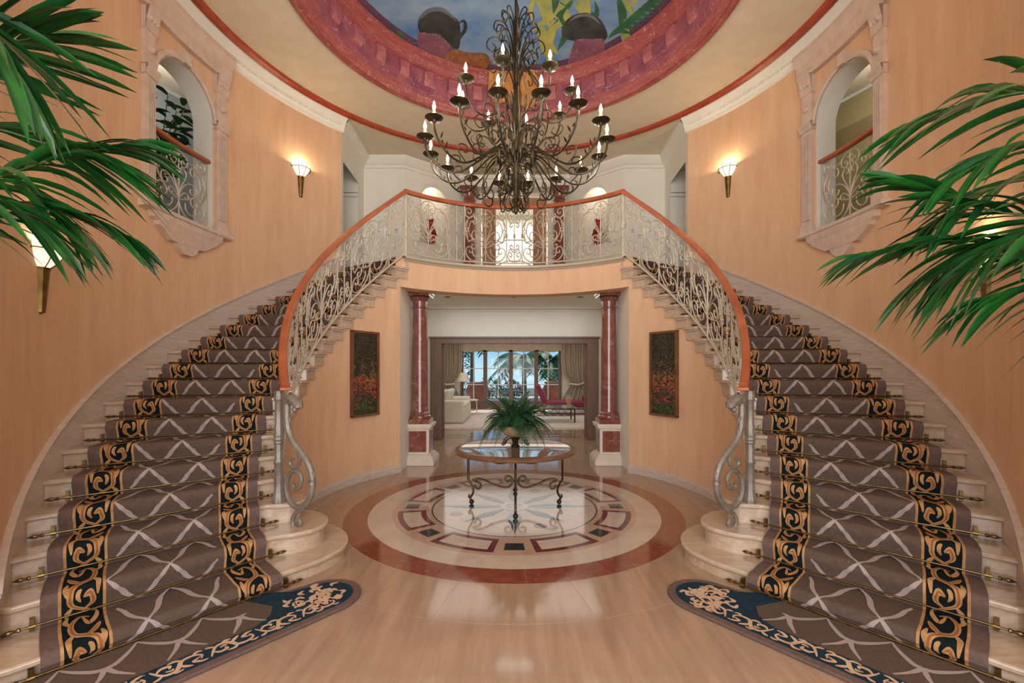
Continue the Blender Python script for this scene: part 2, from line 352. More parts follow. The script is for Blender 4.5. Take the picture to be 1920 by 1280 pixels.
# ---------------------------------------------------------------- outer curved walls with arched openings
WA0, WA1 = -.08, .148; ZS, ZSPR, ZTOP = 3.47, 4.93, 5.41
def arch_z(a):
    h = (WA1-WA0)/2; t = max(-1, min(1, (a-(WA0+WA1)/2)/h)); return ZSPR+(ZTOP-ZSPR)*sqrt(max(0, 1-t*t))
for s, side in SIDES:
    mb = MB(); As = [-.80+(WA0+.80)*i/14 for i in range(14)]+[WA0+(WA1-WA0)*(.5-.5*cos(pi*i/20)) for i in range(20)]+[WA1+(AWE-WA1)*i/14 for i in range(15)]
    R2 = RWALL+.28
    for a, b in zip(As[:-1], As[1:]):
        inside = a >= WA0-1e-6 and b <= WA1+1e-6
        for r in (RWALL, R2):
            if not inside: mb.quad(P(a, r, 0, s), P(b, r, 0, s), P(b, r, ZC+.02, s), P(a, r, ZC+.02, s))
            else:
                mb.quad(P(a, r, 0, s), P(b, r, 0, s), P(b, r, ZS, s), P(a, r, ZS, s))
                mb.quad(P(a, r, arch_z(a), s), P(b, r, arch_z(b), s), P(b, r, ZC+.02, s), P(a, r, ZC+.02, s))
    for a in (As[0], As[-1]): mb.quad(P(a, RWALL, 0, s), P(a, R2, 0, s), P(a, R2, ZC+.02, s), P(a, RWALL, ZC+.02, s))
    wall = struct(mb.build('wall_'+side, PEACH, None, True))
    # window: reveal, frame, pilasters, entablature, sill, apron
    win = struct(link('window_1' if s < 0 else 'window_2', None, None, P(.034, RWALL, ZS, s)))
    mb = MB(); aw = [WA0+(WA1-WA0)*(.5-.5*cos(pi*i/24)) for i in range(25)]
    loop = [(WA0, ZS)]+[(a, arch_z(a)) for a in aw]+[(WA1, ZS), (WA0, ZS)]
    mb.grid([[P(a, RWALL-.005, z, s), P(a, R2+.01, z, s)] for a, z in loop])
    mb.build('reveal', WHITE, win)
    mb = MB()                                          # arch moulding
    rows = []
    ca, hw = (WA0+WA1)/2, (WA1-WA0)/2
    for i in range(33):
        t = pi*i/32; rows.append([P(ca-cos(t)*(hw+w_), r, ZSPR+sin(t)*(ZTOP-ZSPR+w_*4), s) for w_, r in ((0, RWALL), (0, RWALL-.03), (.006, RWALL-.045), (.012, RWALL-.03), (.017, RWALL-.03), (.017, RWALL))])
    mb.grid(rows); mb.build('arch_moulding', STONE, win)
    mb = MB(); arcbox(mb, ca-.012, ca+.012, RWALL-.07, RWALL, ZTOP-.01, ZTOP+.14, s, 2); mb.build('keystone', STONE, win, False, bevel=.008)
    for a0, a1 in ((-.128, -.088), (.156, .196)):
        mb = MB(); arcbox(mb, a0, a1, RWALL-.045, RWALL, 3.50, 5.62, s, 3)
        for q in range(4):
            b0 = a0+(a1-a0)*(.12+.2*q); arcbox(mb, b0, b0+(a1-a0)*.13, RWALL-.062, RWALL-.045, 3.66, 4.82, s, 1)
        pil = mb.build('pilaster', STONE, win, False)
        mb = MB(); arcprof(mb, a0-.006, a1+.006, [(RWALL, 4.86), (RWALL-.06, 4.88), (RWALL-.07, 4.92), (RWALL-.085, 4.95), (RWALL-.085, 4.98), (RWALL, 4.98)], s, 3); mb.build('capital_band', STONE, pil, False)
        mb = MB(); arcprof(mb, a0-.004, a1+.004, [(RWALL, 5.36), (RWALL-.06, 5.38), (RWALL-.07, 5.50), (RWALL-.10, 5.62), (RWALL, 5.63)], s, 3)
        for q in range(3): mb.ball(P(a0+(a1-a0)*(.2+.3*q), RWALL-.07, 5.50, s), .035, 8)
        mb.build('leaf_capital', STONE, pil)
        mb = MB(); mb.ball(P((a0+a1)/2, RWALL-.05, 5.18, s), .045, 8); mb.build('rosette', STONE, pil)
        mb = MB(); arcbox(mb, a0-.004, a1+.004, RWALL-.06, RWALL, 3.50, 3.60, s, 2); mb.build('pilaster_base', STONE, pil, False)
    mb = MB(); arcprof(mb, -.142, .21, [(RWALL, 5.62), (RWALL-.07, 5.62), (RWALL-.07, 5.70), (RWALL-.085, 5.71), (RWALL-.085, 5.80), (RWALL-.11, 5.84), (RWALL-.14, 5.90), (RWALL-.14, 5.96), (RWALL, 5.96)], s, 16)
    for a in (-.142, .21): mb.add([P(a, r, z, s) for r, z in ((RWALL, 5.62), (RWALL-.07, 5.62), (RWALL-.085, 5.80), (RWALL-.14, 5.90), (RWALL-.14, 5.96), (RWALL, 5.96))], [(0, 1, 2, 3, 4, 5)])
    mb.build('entablature', STONE, win, False)
    mb = MB(); arcprof(mb, -.14, .208, [(RWALL, 3.42), (RWALL-.08, 3.43), (RWALL-.10, 3.45), (RWALL-.10, 3.49), (RWALL-.07, 3.50), (R2, 3.50)], s, 16); 
    for a in (-.14, .208): mb.add([P(a, r, z, s) for r, z in ((RWALL, 3.42), (RWALL-.08, 3.43), (RWALL-.10, 3.45), (RWALL-.10, 3.49), (RWALL-.07, 3.50), (RWALL, 3.50))], [(0, 1, 2, 3, 4, 5)])
    mb.build('sill', STONE, win, False)
    prof = [(-.105, 3.43), (-.10, 3.36), (-.085, 3.33), (-.08, 3.29), (-.05, 3.22), (-.03, 3.17), (-.01, 3.16), (.0, 3.11), (.02, 3.05), (.045, 3.05), (.065, 3.09), (.075, 3.16), (.10, 3.17), (.12, 3.22), (.15, 3.29), (.155, 3.33), (.17, 3.36), (.175, 3.43)]
    mb = MB(); n = len(prof)
    fr = [P(a, RWALL-.07, z, s) for a, z in prof]; bk = [P(a, RWALL, z, s) for a, z in prof]
    for i in range(n//2-1+n % 2):                      # front face as strips between mirrored outline points
        mb.quad(fr[i], fr[i+1], fr[n-2-i], fr[n-1-i])
    for i in range(n-1): mb.quad(fr[i], fr[i+1], bk[i+1], bk[i])
    mb.build('apron', STONE, win, False)
    pl_ = bpy.data.lights.new('passage_fill_light', 'POINT'); pl_.energy = 14 if s < 0 else 10; pl_.shadow_soft_size = .1; pl_.color = (1, .95, .88); link('passage_fill_light', pl_, None, P(.2, 5.2, 5.7, s))  # point light added to lift the dark passage, no visible fixture
    # passage room behind the opening
    wm = GREYW if s < 0 else OLIVEW
    mb = MB(); arcprof(mb, -.32, .62, [(5.9, ZL), (5.9, 6.12)], s, 12); struct(mb.build('wall_passage_'+side, wm, None))
    mb = MB(); mb.quad(P(-.32, R2, ZL, s), P(-.32, 5.9, ZL, s), P(-.32, 5.9, 6.12, s), P(-.32, R2, 6.12, s)); struct(mb.build('wall_passage_end_'+side, wm, None))
    mb = MB(); arcprof(mb, -.32, .62, [(R2, 3.46), (5.9, 3.46)], s, 12); struct(mb.build('floor_passage_'+side, TRAV, None))
    mb = MB(); arcprof(mb, -.32, .62, [(5.9, 5.35), (5.84, 5.38), (5.80, 5.46), (5.72, 5.52), (5.68, 5.56), (5.9, 5.56)], s, 12)
    if s > 0: struct(mb.build('trim_1', OLIVEW, None))

# crown moulding along each curved wall, and along the flat walls of the upper hall later
CROWN = [(RWALL, 5.90), (RWALL-.03, 5.91), (RWALL-.035, 5.96), (RWALL-.06, 5.98), (RWALL-.07, 6.02), (RWALL-.12, 6.06), (RWALL-.17, 6.09), (RWALL-.18, 6.15)]
for s, side in SIDES:
    mb = MB(); arcprof(mb, -.80, AWE+.01, CROWN, s, 60)
    mb.add([P(AWE+.01, r, z, s) for r, z in CROWN]+[P(AWE+.01, RWALL, 6.15, s)], [tuple(range(len(CROWN)+1))])
    cr_ = struct(mb.build('trim_'+('2' if s < 0 else '3'), WHITE, None))
    mb = MB()
    for i in range(120):
        a = -.80+1.5*i/120; arcbox(mb, a, a+.007, RWALL-.085, RWALL-.05, 5.985, 6.02, s, 1)
    q = mb.build('dentil_band', WHITE, cr_, False); q['kind'] = 'stuff'
# ceiling with round opening
RD = 2.62
mb = MB().lathe([(RD, ZC), (9.5, ZC), (9.5, ZC+.2), (RD, ZC+.2)], (0, YC, 0), 96)
ceil = struct(mb.build('ceiling', CREAMW, None, False))
mb = MB().lathe([(3.93, 6.15), (3.93, 6.115), (3.90, 6.10), (3.87, 6.115), (3.85, 6.09), (3.81, 6.105), (3.80, 6.15)], (0, YC, 0), 128)
mb.build('red_ring_moulding', ORANGP, ceil)
BRKP = mat('faux_rose_marble_paint', (180, 104, 100), .5, var=(152, 80, 86), scale=5, veins=(226, 190, 184), vscale=4)
# painted drum: base mouldings, frieze with brackets, cornice
mb = MB().lathe([(2.74, 6.15), (2.73, 6.11), (2.68, 6.09), (2.64, 6.11), (2.62, 6.10), (2.60, 6.14), (2.58, 6.20), (2.55, 6.22)], (0, YC, 0), 128); mb.build('drum_base_moulding', REDP, ceil)
mb = MB().lathe([(2.55, 6.22), (2.54, 6.27), (2.52, 6.28), (2.51, 6.60)], (0, YC, 0), 128); mb.build('drum_frieze', PINKP, ceil)
mb = MB().lathe([(2.51, 6.58), (2.47, 6.60), (2.46, 6.65), (2.43, 6.68), (2.42, 6.73), (2.37, 6.76), (2.36, 6.80), (2.42, 6.81)], (0, YC, 0), 128); mb.build('drum_cornice', REDP, ceil)
for i in range(36):
    a = 2*pi*(i+.5)/36; mb = MB(); da = .032
    pr = [(2.53, 6.34), (2.50, 6.345), (2.47, 6.38), (2.455, 6.44), (2.46, 6.56), (2.53, 6.57)]
    for sg in (-1, 1): mb.add([(r*cos(a+sg*da), YC+r*sin(a+sg*da), z) for r, z in pr], [tuple(range(6))[::sg]])
    mb.grid([[(r*cos(a+t*da), YC+r*sin(a+t*da), z) for r, z in pr] for t in (-1, 1)])
    mb.build('bracket', BRKP, ceil, False)
# mural dome
ZM = 6.80
def dome_z(r): return ZM+.55*(1-(r/2.45)**2)*.5
prof = [(2.45-2.4499*i/14, dome_z(2.45-2.4499*i/14)) for i in range(15)]
mb = MB().lathe(prof, (0, YC, 0), 96); mural = mb.build('painted_dome', SKYP, ceil)
def mural_pt(x, y, up=0):
    """mural surface point seen at pixel x,y of the photograph's frame (painted shapes lie on the dome)"""
    z = ZM
    for _ in range(12):
        p = at(x, y, z=z+1e-6); r = min(2.45, sqrt(p.x**2+(p.y-YC)**2)); z = z*.4+.6*dome_z(r)
    p = at(x, y, z=z); r = sqrt(p.x**2+(p.y-YC)**2)
    if r > 2.44: f = 2.44/r; p.x *= f; p.y = YC+(p.y-YC)*f; z = dome_z(2.44)
    return Vector((p.x, p.y, z-.006-up))
def mural_poly(name, pts, m, up=0, n=4):
    C_ = cr([(x, y) for x, y in pts], n, True); V = [mural_pt(p.x, max(-150, p.y), up) for p in C_]
    c = sum(V, Vector((0, 0, 0)))/len(V); mb = MB(); k = len(V)
    mb.add(V+[c], [(i, (i+1) % k, k) for i in range(k)]); mb.build(name, m, mural, False)
def mural_strip(name, pts, wd, m, up=0):
    C_ = cr(pts, 8); mb = MB(); R = []
    for i, p in enumerate(C_):
        q = C_[min(i+1, len(C_)-1)]-C_[max(i-1, 0)]; nn = Vector((-q.y, q.x)).normalized()*wd*sin(pi*min(.97, max(.03, i/(len(C_)-1))))
        R.append([mural_pt(p.x+nn.x, p.y+nn.y, up), mural_pt(p.x-nn.x, p.y-nn.y, up)])
    mb.grid(R); mb.build(name, m, mural, False)
PLIN = mat('faux_mauve_marble_paint', (136, 86, 96), .55, var=(110, 68, 86), scale=4, veins=(190, 150, 150), vscale=3)
URNL = mat('mural_light_grey', (112, 114, 106), .7, var=(84, 86, 84), scale=6)
# painted ledge all round, two plinths with urns, fronds, drapery
mb = MB().lathe([(2.44, dome_z(2.44)-.004), (2.27, dome_z(2.27)-.004)], (0, YC, 0), 96); mb.build('painted_ledge', PURP, mural, False)
mural_poly('painted_urn', [(790, 62), (784, 40), (800, 18), (826, 14), (850, 30), (862, 45), (862, 84), (852, 90), (820, 68)], URNP, .004)
mural_poly('painted_plinth', [(783, 60), (784, 96), (812, 112), (850, 124), (852, 92), (846, 66), (812, 58)], PLIN, .003, 1)
mural_poly('painted_urn', [(1060, 72), (1058, 42), (1080, 26), (1106, 24), (1130, 42), (1134, 74)], URNP, .004)
mural_poly('painted_plinth', [(1078, 72), (1133, 70), (1134, 100), (1100, 116), (1062, 124)], PLIN, .003, 1)
for i in range(9): mural_strip('painted_gadroon', [(792+i*7.5, 44+i*2.2), (796+i*7, 52+i*2.5), (799+i*6.6, 60+i*2.8)], 2.2, URNL, .006)
mural_strip('painted_rim', [(786, 36), (804, 20), (830, 18), (858, 40)], 4, URNL, .0055)
mural_strip('painted_handle', [(858, 44), (870, 38), (872, 54), (862, 70), (858, 86)], 3.5, URNP, .0055)
mural_strip('painted_rim', [(1064, 44), (1082, 30), (1108, 29), (1128, 46)], 3.5, URNL, .0055)
mural_strip('painted_rim', [(1062, 56), (1085, 42), (1108, 42), (1132, 58)], 2.5, URNL, .0055)
mural_strip('painted_edge', [(783, 61), (812, 62), (848, 68)], 2.5, PINKP, .0055); mural_strip('painted_edge', [(1078, 74), (1106, 73), (1133, 72)], 2.5, PINKP, .0055)
for i in range(26):
    x0 = random.uniform(1000, 1180); y0 = random.uniform(-40, 70)
    mural_strip('painted_frond', [(x0, y0), (x0+random.uniform(-24, 24), y0+28), (x0+random.uniform(-36, 36), y0+64)], random.uniform(4, 11), YELP if i % 3 else GRNP, .002+.0001*i)
for i in range(9):
    x0 = 1140+i*9; mural_strip('painted_frond', [(x0, 70-i*7), (x0+20, 56-i*8), (x0+44, 62-i*8)], 5, GRNP, .006+.0002*i)
for i in range(5):
    x0 = 690+i*14; mural_strip('painted_frond', [(x0, 40+i*4), (x0+8, 52+i*4), (x0+10, 66+i*4)], 4, GRNP, .002)
mural_poly('painted_drapery', [(826, 106), (850, 92), (880, 98), (910, 100), (920, 116), (905, 130), (880, 132), (850, 124), (836, 118)], DRAPED, .006)
mb = MB(); rows = []                                    # hanging cloth over the drum front
for i in range(41):
    t = i/40; a = pi/2+.19-.36*t; rr = 2.40+.02*sin(t*34); hang = 6.26+.05*sin(t*5)+(.16 if t < .08 or t > .94 else 0)
    rows.append([(r_*cos(a), YC+r_*sin(a), z_) for r_, z_ in ((2.40, 6.83), (rr-.06, 6.80), (rr-.035, 6.70), (rr+.01, 6.55), (rr+.03, 6.42), (rr+.05, hang))])
mb.grid(rows); mb.build('painted_cloth', DRAPE, ceil)

# ---------------------------------------------------------------- inner stair walls, landing
AO = .76                                              # edge of the opening below the landing
for s, side in SIDES:
    mb = MB(); RB = RW+.14
    q = []
    for k in range(2, 20):
        a0 = A_IN[k]+.045/RI if k > 2 else -.60; a1 = min(A_IN[k+1]+.045/RI, AO); q.append((a0, a1, zk(k)-.03))
    q.append((A_IN[20]+.018-.0813*0, AO, ZL)) if A_IN[20]+.018 < AO else None
    for a0, a1, zt in q:
        n = 3
        for i in range(n):
            b0 = a0+(a1-a0)*i/n; b1 = a0+(a1-a0)*(i+1)/n
            mb.quad(P(b0, RW, 0, s), P(b1, RW, 0, s), P(b1, RW, zt, s), P(b0, RW, zt, s)); mb.quad(P(b0, RB, 0, s), P(b1, RB, 0, s), P(b1, RB, zt, s), P(b0, RB, zt, s))
            mb.quad(P(b0, RW, zt, s), P(b1, RW, zt, s), P(b1, RB, zt, s), P(b0, RB, zt, s))
        mb.quad(P(a0, RW, 0, s), P(a0, RB, 0, s), P(a0, RB, zt, s), P(a0, RW, zt, s))
    mb.quad(P(AO, RW, 0, s), P(AO, RB, 0, s), P(AO, RB, ZL, s), P(AO, RW, ZL, s))
    iw = struct(mb.build('wall_stair_'+side, PEACH, None))
    mb = MB(); arcprof(mb, -.42, AO+.004, [(RW, .125), (RW-.012, .12), (RW-.016, .10), (RW-.022, .095), (RW-.024, 0)], s, 40); struct(mb.build('baseboard_'+side, SKIRT, None))
# beam over the opening (fascia), landing slab, nosing
mb = MB(); n = 60; rows = []
for i in range(n+1):
    a = AO-.03+(pi-2*AO+.06)*i/n; rows.append([(-r*cos(a), YC+r*sin(a), z) for r, z in ((RW, 2.96), (RW, 3.42), (RW+.30, 3.42), (RW+.30, 2.96), (RW, 2.96))])
mb.grid(rows); struct(mb.build('wall_fascia', PEACH, None))
mb = MB(); rows = []
for i in range(n+1):
    a = A_IN[20]-.005+(pi-2*A_IN[20]+.01)*i/n; rows.append([(-r*cos(a), YC+r*sin(a), z) for r, z in ((RW+.02, 3.38), (RW-.02, 3.385), (RW-.03, 3.405), (RW-.05, 3.41), (RW-.065, 3.425), (RW-.065, 3.45), (RW-.05, 3.462), (RW+.1, 3.462))])
mb.grid(rows); struct(mb.build('trim_4', IRON, None))
pts = [(-(RW+.06)*cos(A_IN[20]+(pi-2*A_IN[20])*i/40), YC+(RW+.06)*sin(A_IN[20]+(pi-2*A_IN[20])*i/40)) for i in range(41)]
po = P(A_OUT[20], RWALL, 0)
pts += [(-po.x, po.y), (3.6, 8.1), (3.6, 11.2), (-3.6, 11.2), (-3.6, 8.1), (po.x, po.y)]
mb = MB().prism(pts, 3.30, ZL); struct(mb.build('floor_landing', TRAV, None, False))

# ---------------------------------------------------------------- staircases
def smooth_curve(pts, n=5): return cr(pts, n)
for s, side in SIDES:
    st = thing('staircase', 'curving travertine staircase below the '+('grey' if s < 0 else 'olive')+' passage opening', 'staircase', P(-.5, 3.3, 0, s))
    for k in range(1, 21):
        zt = zk(k); z0 = zk(k-1)
        if k == 1: inner = [(-.850, 2.62), (-.845, 2.38), (-.80, 2.12), (-.70, 1.99), (-.58, 1.97), (-.464, 2.06), (-.36, 2.24), (-.29, 2.50)]
        elif k == 2: inner = [(-.722, 2.62), (-.745, 2.44), (-.73, 2.25), (-.66, 2.14), (-.56, 2.15), (-.48, 2.27), (-.43, 2.50)]
        elif k == 3: inner = [(-.60, 2.62), (-.625, 2.45), (-.61, 2.33), (-.55, 2.29), (-.49, 2.34), (-.46, 2.50)]
        else: inner = None
        for part, off, zz0, zz1 in (('tread', 0, zt-.04, zt), ('riser', .035, z0, zt-.038)):
            a_end = (A_IN[k+1] if k < 21 else A_IN[k])+.05/RI; o_end = A_OUT[k+1]+.05/RO
            if k == 20: a_end = A_IN[20]+.05/RI; o_end = A_OUT[20]+.05/RO
            ol = []
            ro = RO+.012
            if k <= 2:
                bl = (.30 if k == 1 else .10); ol += [P(A_OUT[k]+.07+off/ro, ro+bl, 0, s), P(A_OUT[k]+.02+off/ro, ro+bl*.8, 0, s)]
            ol += [P(A_OUT[k]+off/ro, ro if k > 2 else ro-.05, 0, s)]
            ri_ = RI if part == 'tread' else RW-.02
            if inner:
                c = [P(a, r, 0, s) for a, r in inner]; c = cr([(p.x, p.y) for p in c], 5)
                if off:                                   # set the riser back inside the nosing
                    cen = Vector((sum(p.x for p in c)/len(c), sum(p.y for p in c)/len(c))); c = [p+(cen-p).normalized()*off for p in c]
                ol += [Vector((p.x, p.y, 0)) for p in c]
                ol += [P(inner[-1][0], RW+.1, 0, s)] if k < 3 else []
                ol += [P(a_end, RW+.05, 0, s)]
            else:
                ol += [P(A_IN[k]+off/ri_, ri_, 0, s), P((A_IN[k]+a_end)/2, ri_, 0, s), P(a_end, ri_, 0, s)]
            ol += [P(o_end, ro, 0, s)]
            if k <= 2: ol += [P(o_end, ro+bl, 0, s)]
            if k == 20 and part == 'tread': continue
            mb = MB().prism([(p.x, p.y) for p in ol], zz0, zz1); mb.build(part, TRAV, st, True, bevel=.012 if part == 'tread' else 0)
            if part == 'tread' and not inner:             # cove moulding under the tread end
                mb = MB(); arcbox(mb, A_IN[k]+.008, a_end-.01, RI+.02, RW+.01, zt-.058, zt-.038, s, 2); mb.build('tread_moulding', SKIRT, st, False)
    mb = MB(); rows = []                                  # skirting that climbs along the outer wall
    for i in range(61):
        a = -.80+(AWE+.80)*i/60; kk = (a+.931)/.0813; zz = max(.1, (kk-.318)*RISE); rows.append([P(a, RWALL, max(0, zz-.4), s), P(a, RO, max(0, zz-.4), s), P(a, RO, zz+.165, s), P(a, RO-.012, zz+.17, s), P(a, RO-.016, zz+.19, s), P(a, RWALL, zz+.20, s)])
    mb.grid(rows); mb.build('skirting_board', SKIRT, st)

# ---------------------------------------------------------------- carpet runners
R0, R1 = 2.68, 3.915
def runner_pt(u, w_, s, up=0):
    """surface of the runner: u across 0..1 from the inner edge, w_ = step number + 0..1 (riser, nose, tread)"""
    k = int(math.floor(w_)); t = w_-k; r = R0+(R1-R0)*u; th = .012+up
    if k < 1: k = 1; t = 0
    a = nose_a(k, r); an = nose_a(min(k+1, 21), r)
    if t < .34:
        q = t/.34; z = zk(k-1)+(zk(k)-.05-zk(k-1))*q; aa = a+(.026-th-.03*q*q)/r
    elif t < .46:
        q = (t-.34)/.12*pi/2; z = zk(k)-.05+(.05+th)*sin(q); aa = a+(-.004-th*cos(q)+.03*(1-cos(q)))/r
    else:
        q = (t-.46)/.54; z = zk(k)+th; aa = (a+.026/r)*(1-q)+(an+(.026-th)/r)*q
    return P(aa, r, z, s)
BANDS = [(0, .06, 1), (.06, .072, 3), (.072, .222, 2), (.222, .234, 3), (.234, .766, 0), (.766, .778, 3), (.778, .928, 2), (.928, .94, 3), (.94, 1, 1)]
TS = [0, .12, .24, .34, .37, .40, .43, .46, .60, .80]
STK = [0]
def stroke(mb, pts, wd, f, tip=.15, n=6, pw=1.0):
    """tapered ribbon in carpet coordinates; f maps (u,w)->(point); wd half width in metres across"""
    C_ = cr(pts, n); m = len(C_); rows = []
    for i, p in enumerate(C_):
        q = C_[min(i+1, m-1)]-C_[max(i-1, 0)]; t = i/(m-1)
        nn = Vector((-q.y/.45, q.x/1.235))                # metric: u spans 1.235 m, one step .45 m
        d = Vector((q.x*1.235, q.y*.45)); L_ = d.length or 1
        nx, ny = -d.y/L_/1.235, d.x/L_/.45
        h = wd*(tip+(1-tip)*sin(pi*min(1, max(0, t)))**pw)
        rows.append([f(p.x+nx*h, p.y+ny*h), f(p.x, p.y), f(p.x-nx*h, p.y-ny*h)])
    mb.grid(rows)
LEAFS = [([(-.75, .04), (-.2, .10), (.55, .22), (.62, .40), (.1, .50), (-.5, .58), (-.62, .78), (-.2, .92), (.35, .88)], .020),
         ([(.50, .20), (.80, .10), (.85, .02)], .016), ([(.60, .34), (.88, .42), (.80, .54)], .016), ([(.05, .50), (.5, .58), (.85, .70)], .018),
         ([(-.5, .58), (-.85, .48), (-.80, .34)], .017), ([(-.1, .12), (-.55, .22), (-.45, .36), (-.05, .34)], .018), ([(-.62, .78), (-.9, .88), (-.75, .98)], .015),
         ([(.0, .90), (.3, .74), (.70, .86), (.75, .98)], .017), ([(.1, .26), (.25, .36), (.05, .40)], .013)]
for s, side in SIDES:
    rn = thing('stair_runner', 'taupe lattice stair carpet with black scroll borders below the '+('grey' if s < 0 else 'olive')+' passage opening', 'stair carpet', P(-.5, 3.3, 0, s))
    us = []
    for u0, u1, m_ in BANDS:
        n = 6 if m_ == 0 else (2 if u1-u0 > .05 else 1)
        us += [(u0+(u1-u0)*i/n, m_) for i in range(n)]
    us.append((1, 1))
    ws = [k+t for k in range(1, 20) for t in TS]+[20, 20.2, 20.34, 20.4, 20.46]
    mb = MB()
    for (u0, m_), (u1, _) in zip(us[:-1], us[1:]):
        mb.cm = m_; mb.grid([[runner_pt(u0, w_, s) for w_ in ws], [runner_pt(u1, w_, s) for w_ in ws]])
    for u in (0, 1):
        mb.cm = 1; mb.grid([[runner_pt(u, w_, s) for w_ in ws], [runner_pt(u, w_, s, -.012) for w_ in ws]])
    mb.build('carpet', [CARP, MAUV, BLKC, GOLC], rn)
    for bi, (u0, u1) in enumerate(((.072, .222), (.778, .928))):
        gold = MB(); rust = MB()
        uc, uh = (u0+u1)/2, (u1-u0)/2*.92
        for k in range(1, 20):
            fl = 1 if (k+bi) % 2 else -1
            for j, (pts, wd) in enumerate(LEAFS):
                q = [(uc+uh*p*fl, k+v) for p, v in pts]
                stroke(gold, q, wd*.82, lambda u, w_: runner_pt(min(u1, max(u0, u)), w_, s, .004+.0002*j), .25)
                if j in (0, 3, 5): stroke(rust, q, wd*.28, lambda u, w_: runner_pt(min(u1, max(u0, u)), w_, s, .0058), .1)
        gold.build('scroll_border', GOLC, rn); rust.build('scroll_shading', ORAC, rn)
    lil = MB()
    for k in range(1, 20):
        ph = (.13*k) % .5*0+(.0 if k % 2 else .13)
        for j in range(-1, 4):
            un = .234+.266*(j+.5)+ph*1.0
            for sg in (-1, 1):
                for (w0, w1, d0, d1) in ((k+.42, k+.03, 0, .133), (k+.42, k+.98, 0, .133)):
                    p0 = (un, w0); p1 = (un+sg*.133, w1)
                    mid = [(p0[0]+(p1[0]-p0[0])*t+sg*.012*sin(2*pi*t), p0[1]+(p1[1]-p0[1])*t) for t in (0, .2, .4, .6, .8, 1)]
                    if all(.236 < m_[0] < .764 for m_ in mid): stroke(lil, mid, .017, lambda u, w_: runner_pt(u, w_, s, .003), .22, 5)
                    else:
                        mid = [m_ for m_ in mid if .236 < m_[0] < .764]
                        if len(mid) > 2: stroke(lil, mid, .014, lambda u, w_: runner_pt(u, w_, s, .003), .5, 5)
    lil.build('lattice_ribbons', LILC, rn)
    # floor piece with the rounded end in front of the first riser
    o0 = nose(1, 2.56, s); dirv = (nose(1, 2.56, s)-nose(1, 3.9, s)); dirv.z = 0; dirv.normalize(); nv = Vector((-s*abs(dirv.y), -abs(dirv.x), 0)); nv = Vector((dirv.y*(-s)*1.0, -abs(dirv.x), 0)); nv.normalize()
    def fp(a_, n_, z): q = o0+dirv*a_+nv*n_; return Vector((q.x, q.y, z))
    def outline(ins):
        c = (.03, .35); r = .255-ins; pts = [(-1.85, .605-ins), (-.9, .605-ins), (-.3, .605-ins)]
        pts += [(c[0]+r*sin(t), c[1]+r*cos(t)) for t in [pi*i/14 for i in range(15)]]
        pts += [(-.12+ins*.4, .07+ins*.8), (-.22+ins*.3, 0.005), (-1.85, 0.005)]
        return pts
    for nm, ins, m_, z in (('rug_edge', 0, MAUV, .020), ('rug_border', .055, NAVC, .0212)):
        V = [fp(a_, n_, 0) for a_, n_ in outline(ins)]; MB().prism([(p.x, p.y) for p in V], .0012, z).build(nm, m_, rn, True, bevel=.006 if ins == 0 else 0)
    fl_ = [(-1.85, .395), (-.45, .395), (-.33, .33), (-.27, .22), (-.32, .10), (-.36, .006), (-1.85, .006)]
    MB().prism([(fp(a_, n_, 0).x, fp(a_, n_, 0).y) for a_, n_ in fl_], .0012, .0222).build('rug_field', CARP, rn, False)
    g2 = MB()
    def fs(u, w_): STK[0] += 1; return fp((u-.5)*1.235, w_*.45, .0236+.0002*((STK[0]//60) % 8))
    for i in range(7):
        for j, (pts, wd) in enumerate(LEAFS):
            q = [(-1.78+.262*(i+v), .472+.068*p*(1 if i % 2 else -1)) for p, v in pts]
            stroke(g2, [(x/1.235+.5, y/.45) for x, y in q], wd*.62, fs, .25)
    for i in range(44):
        t = random.uniform(0, 2*pi); rr = random.uniform(.02, .17); a_, n_ = .03+rr*cos(t)*1.0-.08*random.random(), .35+rr*sin(t); b_ = random.uniform(0, 6.28)
        q = [(a_, n_), (a_+.04*cos(b_), n_+.04*sin(b_)), (a_+.06*cos(b_+.9), n_+.06*sin(b_+.9))]
        stroke(g2, [(x/1.235+.5, y/.45) for x, y in q], .014, fs, .25)
    g2.build('rug_foliage', BEIC, rn)
    l2 = MB()
    for i in range(6):
        for sg in (-1, 1):
            a0 = -1.55+i*.33-.07; q = [(a0, .02), (a0+sg*.05, .10), (a0+sg*.12, .18), (a0+sg*.165, .20), (a0+sg*.20, .28), (a0+sg*.26, .37)]
            q = [p for p in q if p[0] < -.36]
            if len(q) > 2: stroke(l2, [(x/1.235+.5, y/.45) for x, y in q], .016, fs, .3)
    l2.build('rug_ribbons', LILC, rn)

